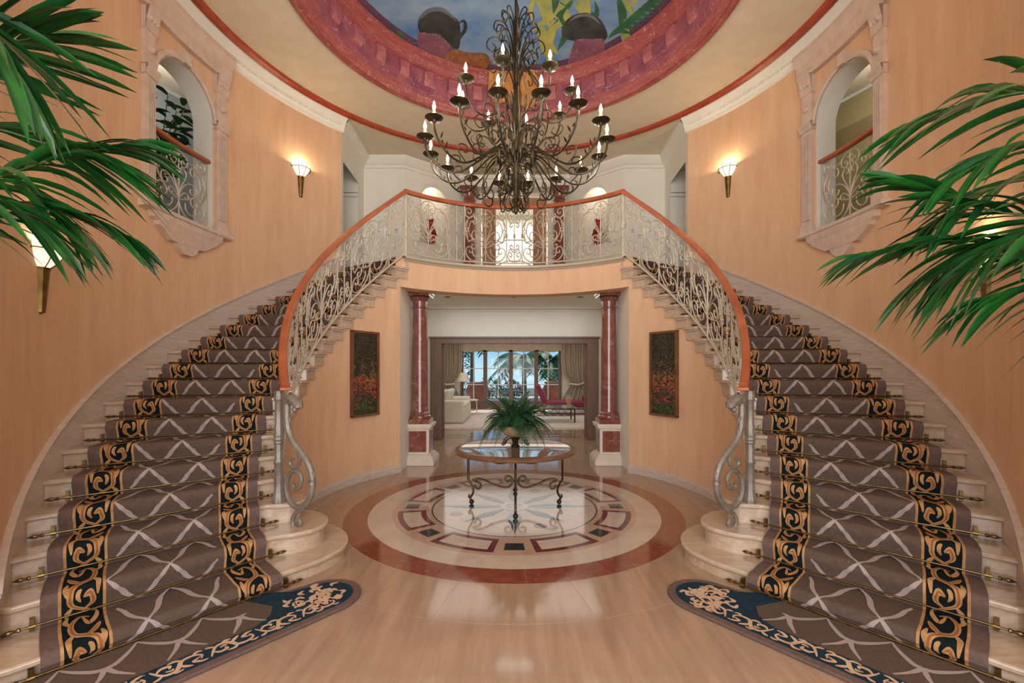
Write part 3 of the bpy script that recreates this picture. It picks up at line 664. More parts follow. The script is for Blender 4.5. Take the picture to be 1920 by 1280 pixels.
# ---------------------------------------------------------------- stair rods
rodm = MB().tube([(-.70, 0, 0), (.70, 0, 0)], .007, 8)
def bracket_mb(x):
    m = MB(); m.box((x, .012, .012), (.022, .03, .07)); m.box((x, -.006, .03), (.018, .014, .03)); m.tube([(x-.014, 0, 0), (x+.014, 0, 0)], .014, 8); return m
def finial_mb(sg):
    x = .70*sg; return MB().tube([(x+sg*d, 0, 0) for d in (0, .005, .012, .02, .03, .042, .055, .068, .08)], [.008, .013, .013, .008, .010, .014, .012, .006, .002], 8)
first = None
ORD = 'first second third fourth fifth sixth seventh eighth ninth tenth eleventh twelfth thirteenth fourteenth fifteenth sixteenth seventeenth eighteenth nineteenth'.split()
for s, side in SIDES:
    for k in range(1, 20):
        p0 = nose(k, 2.62, s, .0); p1 = nose(k, 3.97, s, .0); zz = zk(k-1)+.03
        mid = (p0+p1)/2; d = (p1-p0); ang = atan2(d.y, d.x)
        # keep the front of the bracket towards the lower step
        up = nose(k, 3.3, s, .2)-nose(k, 3.3, s); nrm = Vector((-sin(ang), cos(ang), 0))
        if nrm.dot(up) < 0: ang += pi
        lab = 'brass stair rod, '+ORD[k-1]+' up from the floor on the '+('grey' if s < 0 else 'olive')+' passage side'
        grp = 'stair rods of one flight' if s < 0 else 'stair rods of the other flight'
        if first is None:
            root = thing('stair_rod', lab, 'stair rod', (0, 0, 0), grp)
            rodm.build('rod', BRASS, root)
            for x in (-.655, .655): bracket_mb(x).build('bracket', BRASS, root, False)
            for sg in (-1, 1): finial_mb(sg).build('finial', BRASS, root)
            first = root
        else:
            root = copy_tree(first); root['label'] = lab; root['group'] = grp
        root.location = (mid.x, mid.y, zz); root.rotation_euler = (0, 0, ang)

# ---------------------------------------------------------------- scroll ironwork
def scroll_curves():
    """right half of a scroll panel, u 0..0.5, v 0..1"""
    C_ = []
    C_.append(cr([(0, .24), (.06, .12), (.18, .04), (.33, .03), (.44, .10), (.47, .19), (.43, .26), (.36, .27), (.31, .22), (.33, .17), (.38, .17), (.39, .21)], 4))
    C_.append(cr([(.12, .25), (.13, .17), (.20, .11), (.29, .12), (.31, .19)], 4))
    C_.append(cr([(.40, .36), (.46, .47), (.49, .58), (.47, .70), (.40, .79), (.31, .83), (.23, .80), (.22, .72), (.27, .69), (.30, .73), (.27, .75)], 4))
    C_.append(cr([(.40, .36), (.33, .40), (.24, .36), (.22, .29), (.27, .24), (.33, .27), (.32, .32), (.28, .31)], 4))
    C_.append(cr([(.0, .27), (.14, .31), (.28, .39), (.38, .50), (.40, .60), (.37, .70), (.32, .75)], 4))
    C_.append(cr([(0, .97), (.09, .95), (.16, .88), (.15, .79), (.08, .76), (.04, .81), (.08, .85), (.10, .82)], 4))
    C_.append(cr([(.16, .88), (.24, .86), (.29, .88)], 4))
    C_.append(cr([(.29, .88), (.32, .82), (.40, .80), (.48, .85), (.47, .94), (.40, .97), (.34, .93), (.36, .88), (.41, .88), (.41, .91)], 4))
    C_.append(cr([(0, .30), (.04, .45), (.11, .58), (.14, .67), (.10, .74), (.04, .73), (.03, .67), (.07, .66)], 4))
    C_.append(cr([(0, .33), (.08, .47), (.19, .56), (.29, .56), (.33, .49), (.29, .42), (.22, .43), (.21, .48), (.25, .49)], 4))
    C_.append(cr([(0, .29), (.09, .38), (.16, .39), (.18, .34), (.14, .31), (.11, .34)], 4))
    C_.append([Vector((.445+.036*cos(t), .58+.03*sin(t))) for t in [2*pi*i/10 for i in range(11)]])
    C_.append(cr([(.445, .62), (.45, .68), (.42, .74)], 3)); C_.append(cr([(.445, .54), (.44, .48), (.42, .43)], 3))
    C_.append(cr([(0, .93), (.02, .88), (.05, .90)], 3))
    return C_
def narrow_curves():
    C_ = []
    for v0, sg in ((0, 1), (1, -1)):
        C_.append([Vector((p.x, v0+sg*p.y)) for p in cr([(0, .02), (.25, .04), (.42, .11), (.36, .19), (.22, .19), (.16, .14), (.24, .11), (.29, .14)], 4)])
        C_.append([Vector((p.x, v0+sg*p.y)) for p in cr([(0, .22), (.12, .26), (.30, .25), (.34, .21)], 3)])
        C_.append([Vector((p.x, v0+sg*p.y)) for p in cr([(0, .19), (.14, .22), (.28, .30), (.20, .34), (.12, .30)], 3)])
    return C_
SC, NC = scroll_curves(), narrow_curves()
def panel(name, kind, fmap, parent, m=IRON, rad=.0088, H=1):
    """fmap(u in -.5...5, v 0..1) -> world point"""
    if kind == 'N':
        for lo in (0, 1):
            mb = MB()
            for c in NC[3*lo:3*lo+3]:
                for sg in (-1, 1): mb.tube([fmap(sg*p.x, p.y) for p in c], rad, 4)
            mb.build(name, m, parent)
        return
    mb = MB()
    for c in SC:
        for sg in (-1, 1): mb.tube([fmap(sg*p.x, p.y) for p in c], rad, 4)
    if kind == 'S':
        mb.tube([fmap(0, v) for v in (0, .2, .4, .6, .8, .93)], rad*1.1, 5)
        mb.tube([fmap(0, .24), fmap(0, .27), fmap(0, .30)], [.006, .018, .008], 6)
        mb.tube([fmap(0, .84), fmap(0, .90), fmap(0, .97)], [.006, .016, .003], 6)
    return mb.build(name, m, parent)
def bar(fmap, u, parent, m=IRON, knuckle=True):
    mb = MB().tube([fmap(u, v) for v in (0, .5, 1)], .009, 6)
    if knuckle:
        c = fmap(u, .5); mb.lathe([(.009, -.035), (.022, -.03), (.022, -.02), (.012, -.015), (.026, 0), (.012, .015), (.022, .02), (.022, .03), (.009, .035)], c, 8)
    return mb.build('baluster', m, parent)
SW, NW = .72, .27                                     # panel widths in metres
RB_ = 2.475
def rail_section(path, wd=.075, h=.062):
    """rectangular handrail with softened edges swept along a path (vertical stays vertical)"""
    mb = MB(); rows = []
    pr = [(-.5, -.35), (-.36, -.5), (.36, -.5), (.5, -.35), (.5, .25), (.36, .5), (-.36, .5), (-.5, .25), (-.5, -.35)]
    for i, p in enumerate(path):
        t = path[min(i+1, len(path)-1)]-path[max(i-1, 0)]; sd_ = Vector((t.y, -t.x, 0)).normalized(); up = sd_.cross(t.normalized())
        if up.z < 0: up = -up
        rows.append([p+sd_*x*wd+up*z*h for x, z in pr])
    mb.grid(rows)
    for r_ in (rows[0], rows[-1]): mb.add(r_[:8], [tuple(range(8))])
    return mb
def sub(a, b, n): return [a+(b-a)*i/n for i in range(n+1)]
def place_layout(seq, a0, a1):
    tot = sum(SW if c == 'S' else NW for c in seq); k = (a1-a0)/tot; out = []; a = a0
    for c in seq: wd = (SW if c == 'S' else NW)*k; out.append((c, a, a+wd)); a += wd
    return out
# landing balustrade
AT = A_IN[20]
lb = thing('landing_balustrade', 'cream scrolled iron balustrade with pine handrail across the upper landing', 'balustrade', (0, YC+RB_, ZL))
rail_section([Vector((-RB_*cos(a), YC+RB_*sin(a), ZL+1.04)) for a in sub(AT-.01, pi-AT+.01, 48)]).build('handrail', WOOD, lb)
MB().tube([(-RB_*cos(a), YC+RB_*sin(a), ZL+.06) for a in sub(AT, pi-AT, 40)], .012, 6).build('bottom_rail', IRON, lb)
for c, a0, a1 in place_layout('SNSNSNS', AT+.015, pi-AT-.015):
    def fm(u, v, a0=a0, a1=a1): a = (a0+a1)/2+u*(a1-a0); return Vector((-RB_*cos(a), YC+RB_*sin(a), ZL+.06+v*.95))
    panel('scroll_panel' if c == 'S' else 'heart_scroll', c, fm, lb)
    if c == 'N':
        for u in (-.5, 0, .5): bar(fm, u, lb)
for sg in (-1, 1):
    p = P(AT, RB_, ZL, sg); pr = [(.030, 0), (.034, .02), (.024, .05), (.022, .30), (.03, .31), (.03, .33), (.022, .35), (.024, .42), (.036, .44), (.028, .47), (.036, .5), (.028, .53), (.036, .56), (.026, .6), (.022, .62), (.022, .88), (.032, .90), (.032, .93), (.024, .95), (.024, 1.02)]
    MB().lathe(pr, p, 12).build('newel_post', IRON, lb)
# stair balustrades
AN = -.565
for s, side in SIDES:
    sb = thing('stair_balustrade', 'cream scrolled iron stair balustrade with animal head newel, on the '+('grey' if s < 0 else 'olive')+' passage side', 'balustrade', P(AN, 2.5, zk(3), s))
    def rz_(a): return zline(a)+1.04
    path = [P(a, RB_, rz_(a), s) for a in sub(AN-.05, AT, 44)]
    path[0].z = path[1].z-.035
    hr = rail_section(path).build('handrail', WOOD, sb)
    e = path[0]; MB().box((e.x, e.y, e.z-.01), (.10, .10, .03), -s*(pi/2-AN)).build('handrail_cap', WOOD, hr, False, bevel=.008)
    MB().tube([P(a, RB_, zline(a)+.055, s) for a in sub(AN+.06, AT, 40)], .014, 6).build('bottom_rail', IRON, sb)
    for c, a0, a1 in place_layout('NSNSNSN', AN+.03, AT-.012):
        def fm(u, v, a0=a0, a1=a1): a = (a0+a1)/2+u*(a1-a0); return P(a, RB_, zline(a)+.06+v*.93, s)
        panel('scroll_panel' if c == 'S' else 'heart_scroll', c, fm, sb)
        if c == 'N':
            for u in (-.5, 0, .5): bar(fm, u, sb)
    # turned newel standing on the third step
    n0 = P(AN-.02, 2.52, zk(3), s); H = e.z-.03-zk(3)
    pr = [(.060, 0), (.060, .03), (.048, .07), (.040, .12), (.038, .34), (.044, .35), (.044, .37), (.036, .385), (.036, .52), (.046, .53), (.040, .545), (.048, .56), (.040, .58), (.048, .60), (.038, .63), (.042, .68), (.034, .70), (.034, .90), (.044, .915), (.038, .93), (.044, .95), (.036, .97), (.040, H)]
    MB().lathe(pr, n0, 8).build('newel_post', PEWT, sb)
    # scroll with animal head in front of the newel, in the vertical plane leading down to the second step
    tip = P(-.684, 2.40, 0, s); dv = Vector((tip.x-n0.x, tip.y-n0.y, 0)).normalized()
    nl = P(AN-.02, 2.52, zk(3), -1); tl = P(-.684, 2.40, 0, -1); dl = Vector((tl.x-nl.x, tl.y-nl.y, 0)).normalized()
    def sp(zx, zy):
        x = 440+zx/2.665; y = 680+zy/2.665; k_ = (x-XC)/F
        q = (k_*nl.y-nl.x)/(dl.x-k_*dl.y); d = nl.y+dl.y*q; z = CH-(y-YH)*d/F
        return Vector((n0.x+dv.x*q, n0.y+dv.y*q, z))
    def zz_(pts, n=5): return [sp(p.x, p.y) for p in cr(pts, n)]
    mb = MB(); c = zz_([(262, 225), (262, 260), (268, 330), (290, 390), (325, 440), (360, 490), (382, 545), (388, 605), (378, 670), (350, 712), (312, 722), (277, 690), (259, 630), (266, 572), (290, 542), (318, 546), (334, 582), (324, 624), (301, 628), (291, 606), (304, 592)])
    mb.tube(c, [.034-.012*abs(i/len(c)-.25) - .012*(i/len(c)) for i in range(len(c))], 8); mb.build('volute', PEWT, sb)
    mb = MB().tube(zz_([(305, 420), (322, 470), (318, 510), (298, 525), (280, 508), (280, 485), (295, 482)]), .016, 7); mb.build('small_volute', PEWT, sb)
    mb = MB().tube(zz_([(358, 705), (335, 735), (305, 750), (291, 785), (298, 818), (316, 824), (328, 805), (320, 785), (310, 795)]), .019, 7); mb.build('foot_scroll', PEWT, sb)
    mb = MB()
    for i in range(6, 34, 4):
        q = c[i]; mb.tube([q, q+dv*.03+Vector((0, 0, -.01)), q+dv*.045+Vector((0, 0, -.045))], [.022, .016, .003], 6)
    mb.build('acanthus_leaves', PEWT, sb)
    mb = MB(); h0 = sp(272, 205); h1 = sp(322, 225)
    mb.tube(cr([sp(262, 235), sp(262, 200), sp(276, 180), sp(298, 190), sp(318, 212), sp(322, 228)], 4), [.03]*5+[.045]*4+[.05]*4+[.045]*4+[.034]*3+[.02], 8)
    q = sp(300, 232); mb.ball(q, .026, 8); q = sp(284, 172); mb.ball(q, .018, 6); mb.ball(sp(312, 200), .016, 6)
    mb.build('animal_head', PEWT, sb)
    mb = MB().lathe([(.02, -.03), (.034, -.02), (.034, .0), (.026, .01), (.034, .02), (.02, .03)], sp(387, 597), 8); mb.build('collar', PEWT, sb)
# balustrades in the arched wall openings
for s, side in SIDES:
    wb = thing('window_balustrade', 'small scrolled iron balustrade with pine rail in the '+('grey passage opening' if s < 0 else 'olive passage opening'), 'balustrade', P(.034, RWALL+.05, 3.5, s))
    rr = RWALL+.06
    rail_section([P(a, rr, 4.42, s) for a in sub(WA0-.004, WA1+.004, 6)], .08, .05).build('handrail', WOOD, wb)
    def fm(u, v): a = .034+u*.205; return P(a, rr, 3.52+v*.86, s)
    panel('scroll_panel', 'S', fm, wb)
    for u in (-.54, .54): MB().tube([fm(u, 0-.02), fm(u, 1.01)], .008, 5).build('upright', IRON, wb)

# ---------------------------------------------------------------- upper hall
def wall_strip(name, p0, p1, z0, z1, openings, m, thick=0, col_n=18):
    """vertical wall from p0 to p1 with arched or square holes: (s0,s1,zb,zspring,rise)"""
    p0, p1 = Vector(p0), Vector(p1); L = (p1-p0).length; d = (p1-p0)/L; cuts = {0.0, L}
    for s0, s1, *_ in openings:
        for i in range(col_n+1): cuts.add(s0+(s1-s0)*(.5-.5*cos(pi*i/col_n)))
    cs = sorted(cuts); mb = MB()
    def pt(q, z): return (p0.x+d.x*q, p0.y+d.y*q, z)
    for a, b in zip(cs[:-1], cs[1:]):
        if b-a < 1e-6: continue
        op = next((o for o in openings if a >= o[0]-1e-6 and b <= o[1]+1e-6), None)
        if not op: mb.quad(pt(a, z0), pt(b, z0), pt(b, z1), pt(a, z1)); continue
        s0, s1, zb, zs, rs = op
        def top(q): t = (q-(s0+s1)/2)/((s1-s0)/2); return zs+rs*sqrt(max(0, 1-t*t))
        if zb > z0: mb.quad(pt(a, z0), pt(b, z0), pt(b, zb), pt(a, zb))
        mb.quad(pt(a, top(a)), pt(b, top(b)), pt(b, z1), pt(a, z1))
    return struct(mb.build(name, m, None, False))
for s, side in SIDES:
    X = lambda x: s*abs(x)
    wall_strip('wall_hall_'+side, (X(3.13), 8.0), (X(3.22), 9.53), ZL, ZC, [(.18, 1.15, ZL, 5.45, 0)], WHITE)
    # corridor beyond the side opening
    mb = MB(); mb.quad((X(3.14), 8.17, ZL), (X(4.8), 8.17, ZL), (X(4.8), 8.17, 5.75), (X(3.14), 8.17, 5.75)); mb.quad((X(3.2), 9.16, ZL), (X(4.8), 9.16, ZL), (X(4.8), 9.16, 5.75), (X(3.2), 9.16, 5.75))
    mb.quad((X(4.8), 8.17, ZL), (X(4.8), 9.16, ZL), (X(4.8), 9.16, 5.75), (X(4.8), 8.17, 5.75)); mb.quad((X(3.14), 8.17, 5.75), (X(4.8), 8.17, 5.75), (X(4.8), 9.16, 5.75), (X(3.2), 9.16, 5.75)); mb.quad((X(3.14), 8.17, ZL), (X(4.8), 8.17, ZL), (X(4.8), 9.16, ZL), (X(3.2), 9.16, ZL))
    struct(mb.build('wall_corridor_'+side, WHITE, None, False))
    mb = MB(); mb.box((X(4.0), 9.13, 5.30), (1.6, .06, .10)); mb.box((X(4.0), 9.12, 5.20), (1.6, .04, .06)); struct(mb.build('trim_5' if s < 0 else 'trim_6', WHITE, None, False))
    wall_strip('wall_hall_front_'+side, (X(3.22), 9.53), (X(2.35), 9.53), ZL, ZC, [], WHITE)
    # splayed wall with niche
    c0, c1 = Vector((X(2.35), 9.53)), Vector((X(1.22), 10.5)); L = (c1-c0).length; d = (c1-c0)/L; nrm = Vector((-d.y, d.x)) if s < 0 else Vector((d.y, -d.x))
    if nrm.y < 0: nrm = -nrm
    sc, hw = L*.47, .33; zb, zs = 4.42, 5.36
    wall_strip('wall_niche_'+side, c0, c1, ZL, ZC, [(sc-hw, sc+hw, zb, zs, hw)], WHITE)
    mb = MB(); dep = .30
    rows = []
    for i in range(17):
        t = pi*i/16; q = sc-hw*cos(t); e = dep*sin(t); b = c0+d*q+nrm*e
        rows.append([(b.x, b.y, zb), (b.x, b.y, zs)])
    mb.grid(rows)
    rows = []
    for i in range(17):
        t = pi*i/16; rw_ = []
        for j in range(9):
            f = pi/2*j/8; q = sc-hw*cos(t)*cos(f); e = dep*sin(t)*cos(f); b = c0+d*q+nrm*e; rw_.append((b.x, b.y, zs+hw*sin(f)))
        rows.append(rw_)
    mb.grid(rows)
    pts = [c0+d*(sc-hw*cos(pi*i/16))+nrm*dep*sin(pi*i/16) for i in range(17)]; mb.add([(p.x, p.y, zb) for p in pts], [tuple(range(17))])
    nic = struct(mb.build('wall_niche_recess_'+side, WHITE, None))
    mb = MB(); rows = []
    for i in range(41):
        if i < 8: q0, z_, ox, oz = -hw, zb+(zs-zb)*i/8, -1, 0
        elif i > 32: q0, z_, ox, oz = hw, zs-(zs-zb)*(i-32)/8, 1, 0
        else: t = pi*(i-8)/24; q0, z_, ox, oz = -hw*cos(t), zs+hw*sin(t), -cos(t), sin(t)
        rw_ = []
        for w_, o_ in ((0, 0), (.0, -.03), (.03, -.045), (.05, -.03), (.07, -.035), (.09, -.015), (.09, 0)):
            b = c0+d*(sc+q0+ox*w_)+nrm*o_; rw_.append((b.x, b.y, z_+oz*w_))
        rows.append(rw_)
    mb.grid(rows); mb.build('niche_moulding', WHITE, nic)
    nl_ = bpy.data.lights.new('niche_lamp', 'POINT'); nl_.energy = 1.1; nl_.color = (1, .84, .62); nl_.shadow_soft_size = .05
    q = c0+d*sc+nrm*.10; link('niche_lamp', nl_, None, (q.x, q.y, zs+.22))
    q = c0+d*sc+nrm*.10
    vz = thing('red_vase', 'glossy red ceramic vase with flared lip in the niche '+('nearer the grey passage opening' if s < 0 else 'nearer the olive passage opening'), 'vase', (q.x, q.y, zb))
    MB().lathe([(.001, 0), (.075, 0), (.08, .02), (.10, .12), (.125, .24), (.12, .33), (.085, .40), (.05, .44), (.045, .50), (.06, .54), (.095, .58), (.09, .585), (.05, .545)], (q.x, q.y, zb), 24).build('body', REDV, vz)
    MB().lathe([(.128, .235), (.13, .25), (.128, .265)], (q.x, q.y, zb), 24).build('painted_band', mat('dark_glaze', (60, 12, 10), .15), vz)
    # crown of this side
    mb = MB()
    CR2 = [(0, 5.92), (.03, 5.93), (.035, 5.98), (.07, 6.0), (.12, 6.06), (.15, 6.10), (.15, 6.15)]
    poly = [Vector((X(3.13), 8.0)), Vector((X(3.22), 9.53)), Vector((X(2.35), 9.53)), Vector((X(1.22), 10.5)), Vector((0, 10.5))]
    rows = []
    for i, p in enumerate(poly):
        ds = [(poly[j+1]-poly[j]).normalized() for j in (i-1, i) if 0 <= j < len(poly)-1]
        ns = [Vector((q_.y, -q_.x)) if s < 0 else Vector((-q_.y, q_.x)) for q_ in ds]
        nn = ns[0] if len(ns) == 1 else (ns[0]+ns[1])/(1+ns[0].dot(ns[1]))
        rows.append([(p.x+nn.x*o_, p.y+nn.y*o_, z_) for o_, z_ in CR2])
    mb.grid(rows); struct(mb.build('trim_7' if s < 0 else 'trim_8', WHITE, None, False))
    # red marble column of the upper doorway
    px = X(1.03); cl = thing('upper_column', 'short red marble column on the upper landing beside the red vase '+('nearer the grey passage opening' if s < 0 else 'nearer the olive passage opening'), 'column', (px, 10.2, ZL))
    MB().lathe([(.15, .15), (.145, .18), (.14, .4), (.135, 1.2), (.125, 2.05)], (px, 10.2, ZL), 24).build('shaft', REDM, cl)
    mb = MB().lathe([(.20, .06), (.21, .09), (.19, .12), (.165, .13), (.16, .16)], (px, 10.2, ZL), 24); mb.box((px, 10.2, ZL+.03), (.42, .42, .06)); mb.build('base', REDM, cl)
    mb = MB().lathe([(.125, 2.03), (.145, 2.05), (.13, 2.07), (.13, 2.14), (.17, 2.20), (.18, 2.24)], (px, 10.2, ZL), 24); mb.box((px, 10.2, ZL+2.28), (.40, .40, .08)); mb.build('capital', REDM, cl)
wall_strip('wall_hall_back', (-1.22, 10.5), (1.22, 10.5), ZL, ZC, [(.44, 2.0, ZL, 5.69, 0)], WHITE)
mb = MB(); mb.box((0, 10.3, 5.86), (2.5, .36, .16)); mb.box((0, 10.28, 5.98), (2.5, .44, .08)); struct(mb.build('trim_9', WHITE, None, False))
dr = struct(link('door_1', None, None, (0, 10.55, ZL)))
mb = MB()
for x in (-.60, .60): mb.box((x, 10.58, ZL+1.13), (.32, .05, 2.22))
mb.box((0, 10.575, ZL+2.14), (1.56, .07, .21)); mb.build('door_frame', TANW, dr, False, bevel=.006)
for x in (-.60, .60):
    for zc, h in ((.55, .75), (1.5, .85)): MB().box((x, 10.55, ZL+zc), (.2, .02, h)).build('door_panel', TANW, dr, False, bevel=.008)
MB().box((0, 10.6, ZL+1.02), (.88, .012, 1.98)).build('pane', PANE, dr, False)
mb = MB()
for z_ in (.75, 1.25): mb.tube([(-.42, 10.57, ZL+z_-.12), (-.2, 10.57, ZL+z_), (.2, 10.57, ZL+z_), (.42, 10.57, ZL+z_-.12)], .015, 5)
mb.build('arc_reflection', WHITE, dr)  # arcs reflected in the door glass, modelled as thin white tubes
# room behind the upper door: bright white
mb = MB(); mb.quad((-2, 13, ZL), (2, 13, ZL), (2, 13, 6.1), (-2, 13, 6.1)); mb.quad((-2, 10.7, ZL), (2, 10.7, ZL), (2, 13, ZL), (-2, 13, ZL)); 
for x in (-2, 2): mb.quad((x, 10.7, ZL), (x, 13, ZL), (x, 13, 6.1), (x, 10.7, 6.1))
mb.quad((-2, 10.7, 6.1), (2, 10.7, 6.1), (2, 13, 6.1), (-2, 13, 6.1)); struct(mb.build('wall_upper_room', WHITE, None, False))

# ---------------------------------------------------------------- lower lobby, columns and sliding doors
mb = MB()
for s in (-1, 1):
    j = P(AO, RW, 0, s); x0 = j.x; xo = s*2.12
    mb.quad((x0, j.y, 0), (x0, 8.15, 0), (x0, 8.15, 3.12), (x0, j.y, 3.12))
    mb.quad((x0, 8.15, 0), (xo, 8.15, 0), (xo, 8.15, 3.12), (x0, 8.15, 3.12)); mb.quad((xo, 8.15, 0), (xo, 10.43, 0), (xo, 10.43, 3.12), (xo, 8.15, 3.12))
struct(mb.build('wall_lobby', WHITE, None, False))
wall_strip('wall_lobby_back', (-2.12, 10.43), (2.12, 10.43), 0, 3.12, [(2.12-1.9, 2.12+1.9, 0, 2.33, 0)], WHITE)
mb = MB().prism([(-(RW+.16)*cos(AO+(pi-2*AO)*i/30), YC+(RW+.16)*sin(AO+(pi-2*AO)*i/30)) for i in range(31)]+[(2.2, 8.1), (2.2, 10.5), (-2.2, 10.5), (-2.2, 8.1)], 3.10, 3.28); lc = struct(mb.build('ceiling_lobby', WHITE, None, False))
mb = MB(); 
for z0, dy in ((2.98, .05), (3.03, .09), (3.07, .13)): mb.box((0, 10.43-dy/2, z0+.02), (4.2, dy, .04))
struct(mb.build('trim_10', WHITE, None, False))
for x in (-1.35, -.02, 1.33):
    dl_ = tag(MB().lathe([(.001, -.004), (.035, -.004), (.045, -.012), (.06, -.012), (.062, 0)], (x, 9.0, 3.10), 20).build('downlight', LIGHTW, None), 'small recessed downlight in the lobby ceiling', 'ceiling light', 'lobby downlights')
fr = struct(link('door_2', None, None, (0, 10.43, 0)))
for x in (-1.82, 1.82): MB().box((x, 10.40, 1.16), (.26, .16, 2.32)).build('jamb', WALN, fr, False, bevel=.01)
MB().box((0, 10.40, 2.29), (3.9, .17, .13)).build('head', WALN, fr, False, bevel=.01); MB().box((0, 10.38, 2.37), (3.96, .21, .035)).build('head_moulding', WALN, fr, False)
for s in (-1, 1):
    lf = MB().box((s*1.80, 10.52, 1.12), (.30, .045, 2.22)).build('sliding_leaf', WALN, fr, False)
    mb = MB(); mb.box((s*1.70, 10.49, 1.02), (.035, .012, .28)); mb.tube([(s*1.70, 10.48, .93), (s*1.70, 10.455, .96), (s*1.70, 10.455, 1.08), (s*1.70, 10.48, 1.11)], .008, 6); mb.build('pull_handle', BRASS, lf, False)
for s in (-1, 1):
    px, py = s*1.665, 7.86
    co = thing('marble_column', 'tall red marble column on a cream pedestal '+('on the cream sofa side of the lobby' if s < 0 else 'on the burgundy chaise side of the lobby'), 'column', (px, py, 0))
    pd = MB()
    for hw, z0, z1 in ((.29, 0, .10), (.275, .10, .13), (.25, .13, .16), (.23, .16, .18), (.195, .18, .61), (.21, .61, .63), (.235, .63, .66), (.245, .66, .70)): pd.box((px, py, (z0+z1)/2), (hw*2, hw*2, z1-z0))
    pdo = pd.build('pedestal', IVORY if False else mat('cream_stone', (226, 212, 192), .3, var=(214, 198, 176), scale=6), co, False, bevel=.006)
    for dx, dy, sx, sy in ((0, -.199, .30, .012), (-s*.199, 0, .012, .30)): MB().box((px+dx, py+dy, .40), (sx, sy, .36)).build('red_panel', REDM, pdo, False)
    mb = MB(); mb.box((px, py, .74), (.40, .40, .08)); mb.lathe([(.19, .78), (.20, .80), (.195, .825), (.175, .835), (.165, .85), (.175, .865), (.17, .88), (.145, .90)], (px, py, 0), 32); mb.build('base', REDM, co)
    MB().lathe([(.146, .90), (.142, .95), (.14, 1.5), (.132, 2.2), (.122, 2.72)], (px, py, 0), 32).build('shaft', REDM, co)
    mb = MB().lathe([(.122, 2.70), (.145, 2.715), (.145, 2.73), (.124, 2.74), (.124, 2.83), (.15, 2.86), (.17, 2.90)], (px, py, 0), 32); mb.box((px, py, 2.935), (.40, .40, .05)); mb.box((px, py, 2.97), (.44, .44, .03)); mb.build('capital', REDM, co)

# ---------------------------------------------------------------- pictures on the curved wall
for s in (-1, 1):
    a = .49; p = P(a, RW-.03, 1.58, s); ang = atan2(s*sin(a)*1, cos(a))       # tangent direction
    tdir = Vector((-s*sin(a), cos(a), 0)); tdir.normalize(); ang = atan2(tdir.y, tdir.x)
    pic = thing('framed_picture', 'tall dark textured abstract picture in a walnut frame by the '+('cream sofa side column' if s < 0 else 'burgundy chaise side column'), 'picture', (p.x, p.y, .97))
    MB().box(p, (.44, .03, 1.16), ang).build('canvas', PAINTC, pic, False)
    nd = P(a, 1, 0, s)-P(a, 2, 0, s); nd.normalize(); R = Matrix.Rotation(ang, 3, 'Z')
    mb = MB()
    for lx, lz, sx, sz in ((-.245, 0, .035, 1.24), (.245, 0, .035, 1.24), (0, .605, .525, .035), (0, -.605, .525, .035)): q = p+R @ Vector((lx, 0, lz)); mb.box((q.x, q.y, q.z), (sx, .065, sz), ang)
    mb.build('frame', FRAMW, pic, False, bevel=.004)

# ---------------------------------------------------------------- wall sconces
def sconce(a, z0, s, label):
    p = P(a, RWALL, z0, s); inn = (P(a, 1, 0, s)-P(a, 2, 0, s)).normalized(); ang = atan2(inn.y, inn.x)
    sc_ = thing('wall_sconce', label, 'wall light', (p.x, p.y, z0))
    def half(prof, n=8): # half lathe towards the room
        return [[(p.x+r*cos(ang-pi/2+pi*i/n), p.y+r*sin(ang-pi/2+pi*i/n), z0+z) for r, z in prof] for i in range(n+1)]
    MB().grid(half([(.012, -.01), (.03, .0), (.032, .02), (.055, .32), (.06, .335), (.012, .335)], 5)).build('tapered_stem', BRASS, sc_, False)
    MB().grid(half([(.05, .335), (.09, .37), (.13, .43), (.155, .50), (.148, .50), (.12, .43), (.05, .345)], 10)).build('glass_bowl', GLASSW, sc_)
    mb = MB(); mb.tube([(p.x+.158*cos(ang-pi/2+pi*i/10), p.y+.158*sin(ang-pi/2+pi*i/10), z0+.46) for i in range(11)], .005, 5)
    for t in (.25, .5, .75): 
        c, n_ = ang-pi/2+pi*t, 0; mb.tube([(p.x+r*cos(c), p.y+r*sin(c), z0+z) for r, z in ((.054, .33), (.095, .37), (.135, .43), (.162, .505))], .004, 4)
    for sg in (-1, 1): mb.ball((p.x+.165*cos(ang+sg*pi/2), p.y+.165*sin(ang+sg*pi/2), z0+.455), .012, 6)
    mb.build('metal_banding', BRASS, sc_)
    l = bpy.data.lights.new('sconce_lamp', 'POINT'); l.energy = 8; l.color = (1, .82, .54); l.shadow_soft_size = .03
    q = p+inn*.075; link('sconce_lamp', l, sc_, (q.x, q.y, z0+.485))
for s in (-1, 1):
    nm = 'grey' if s < 0 else 'olive'
    sconce(.52, 4.50, s, 'lit brass and glass wall sconce between the '+nm+' passage opening and the landing')
    sconce(-.52, 2.08, s, 'lit wall sconce partly behind the palm fronds on the '+nm+' passage side')

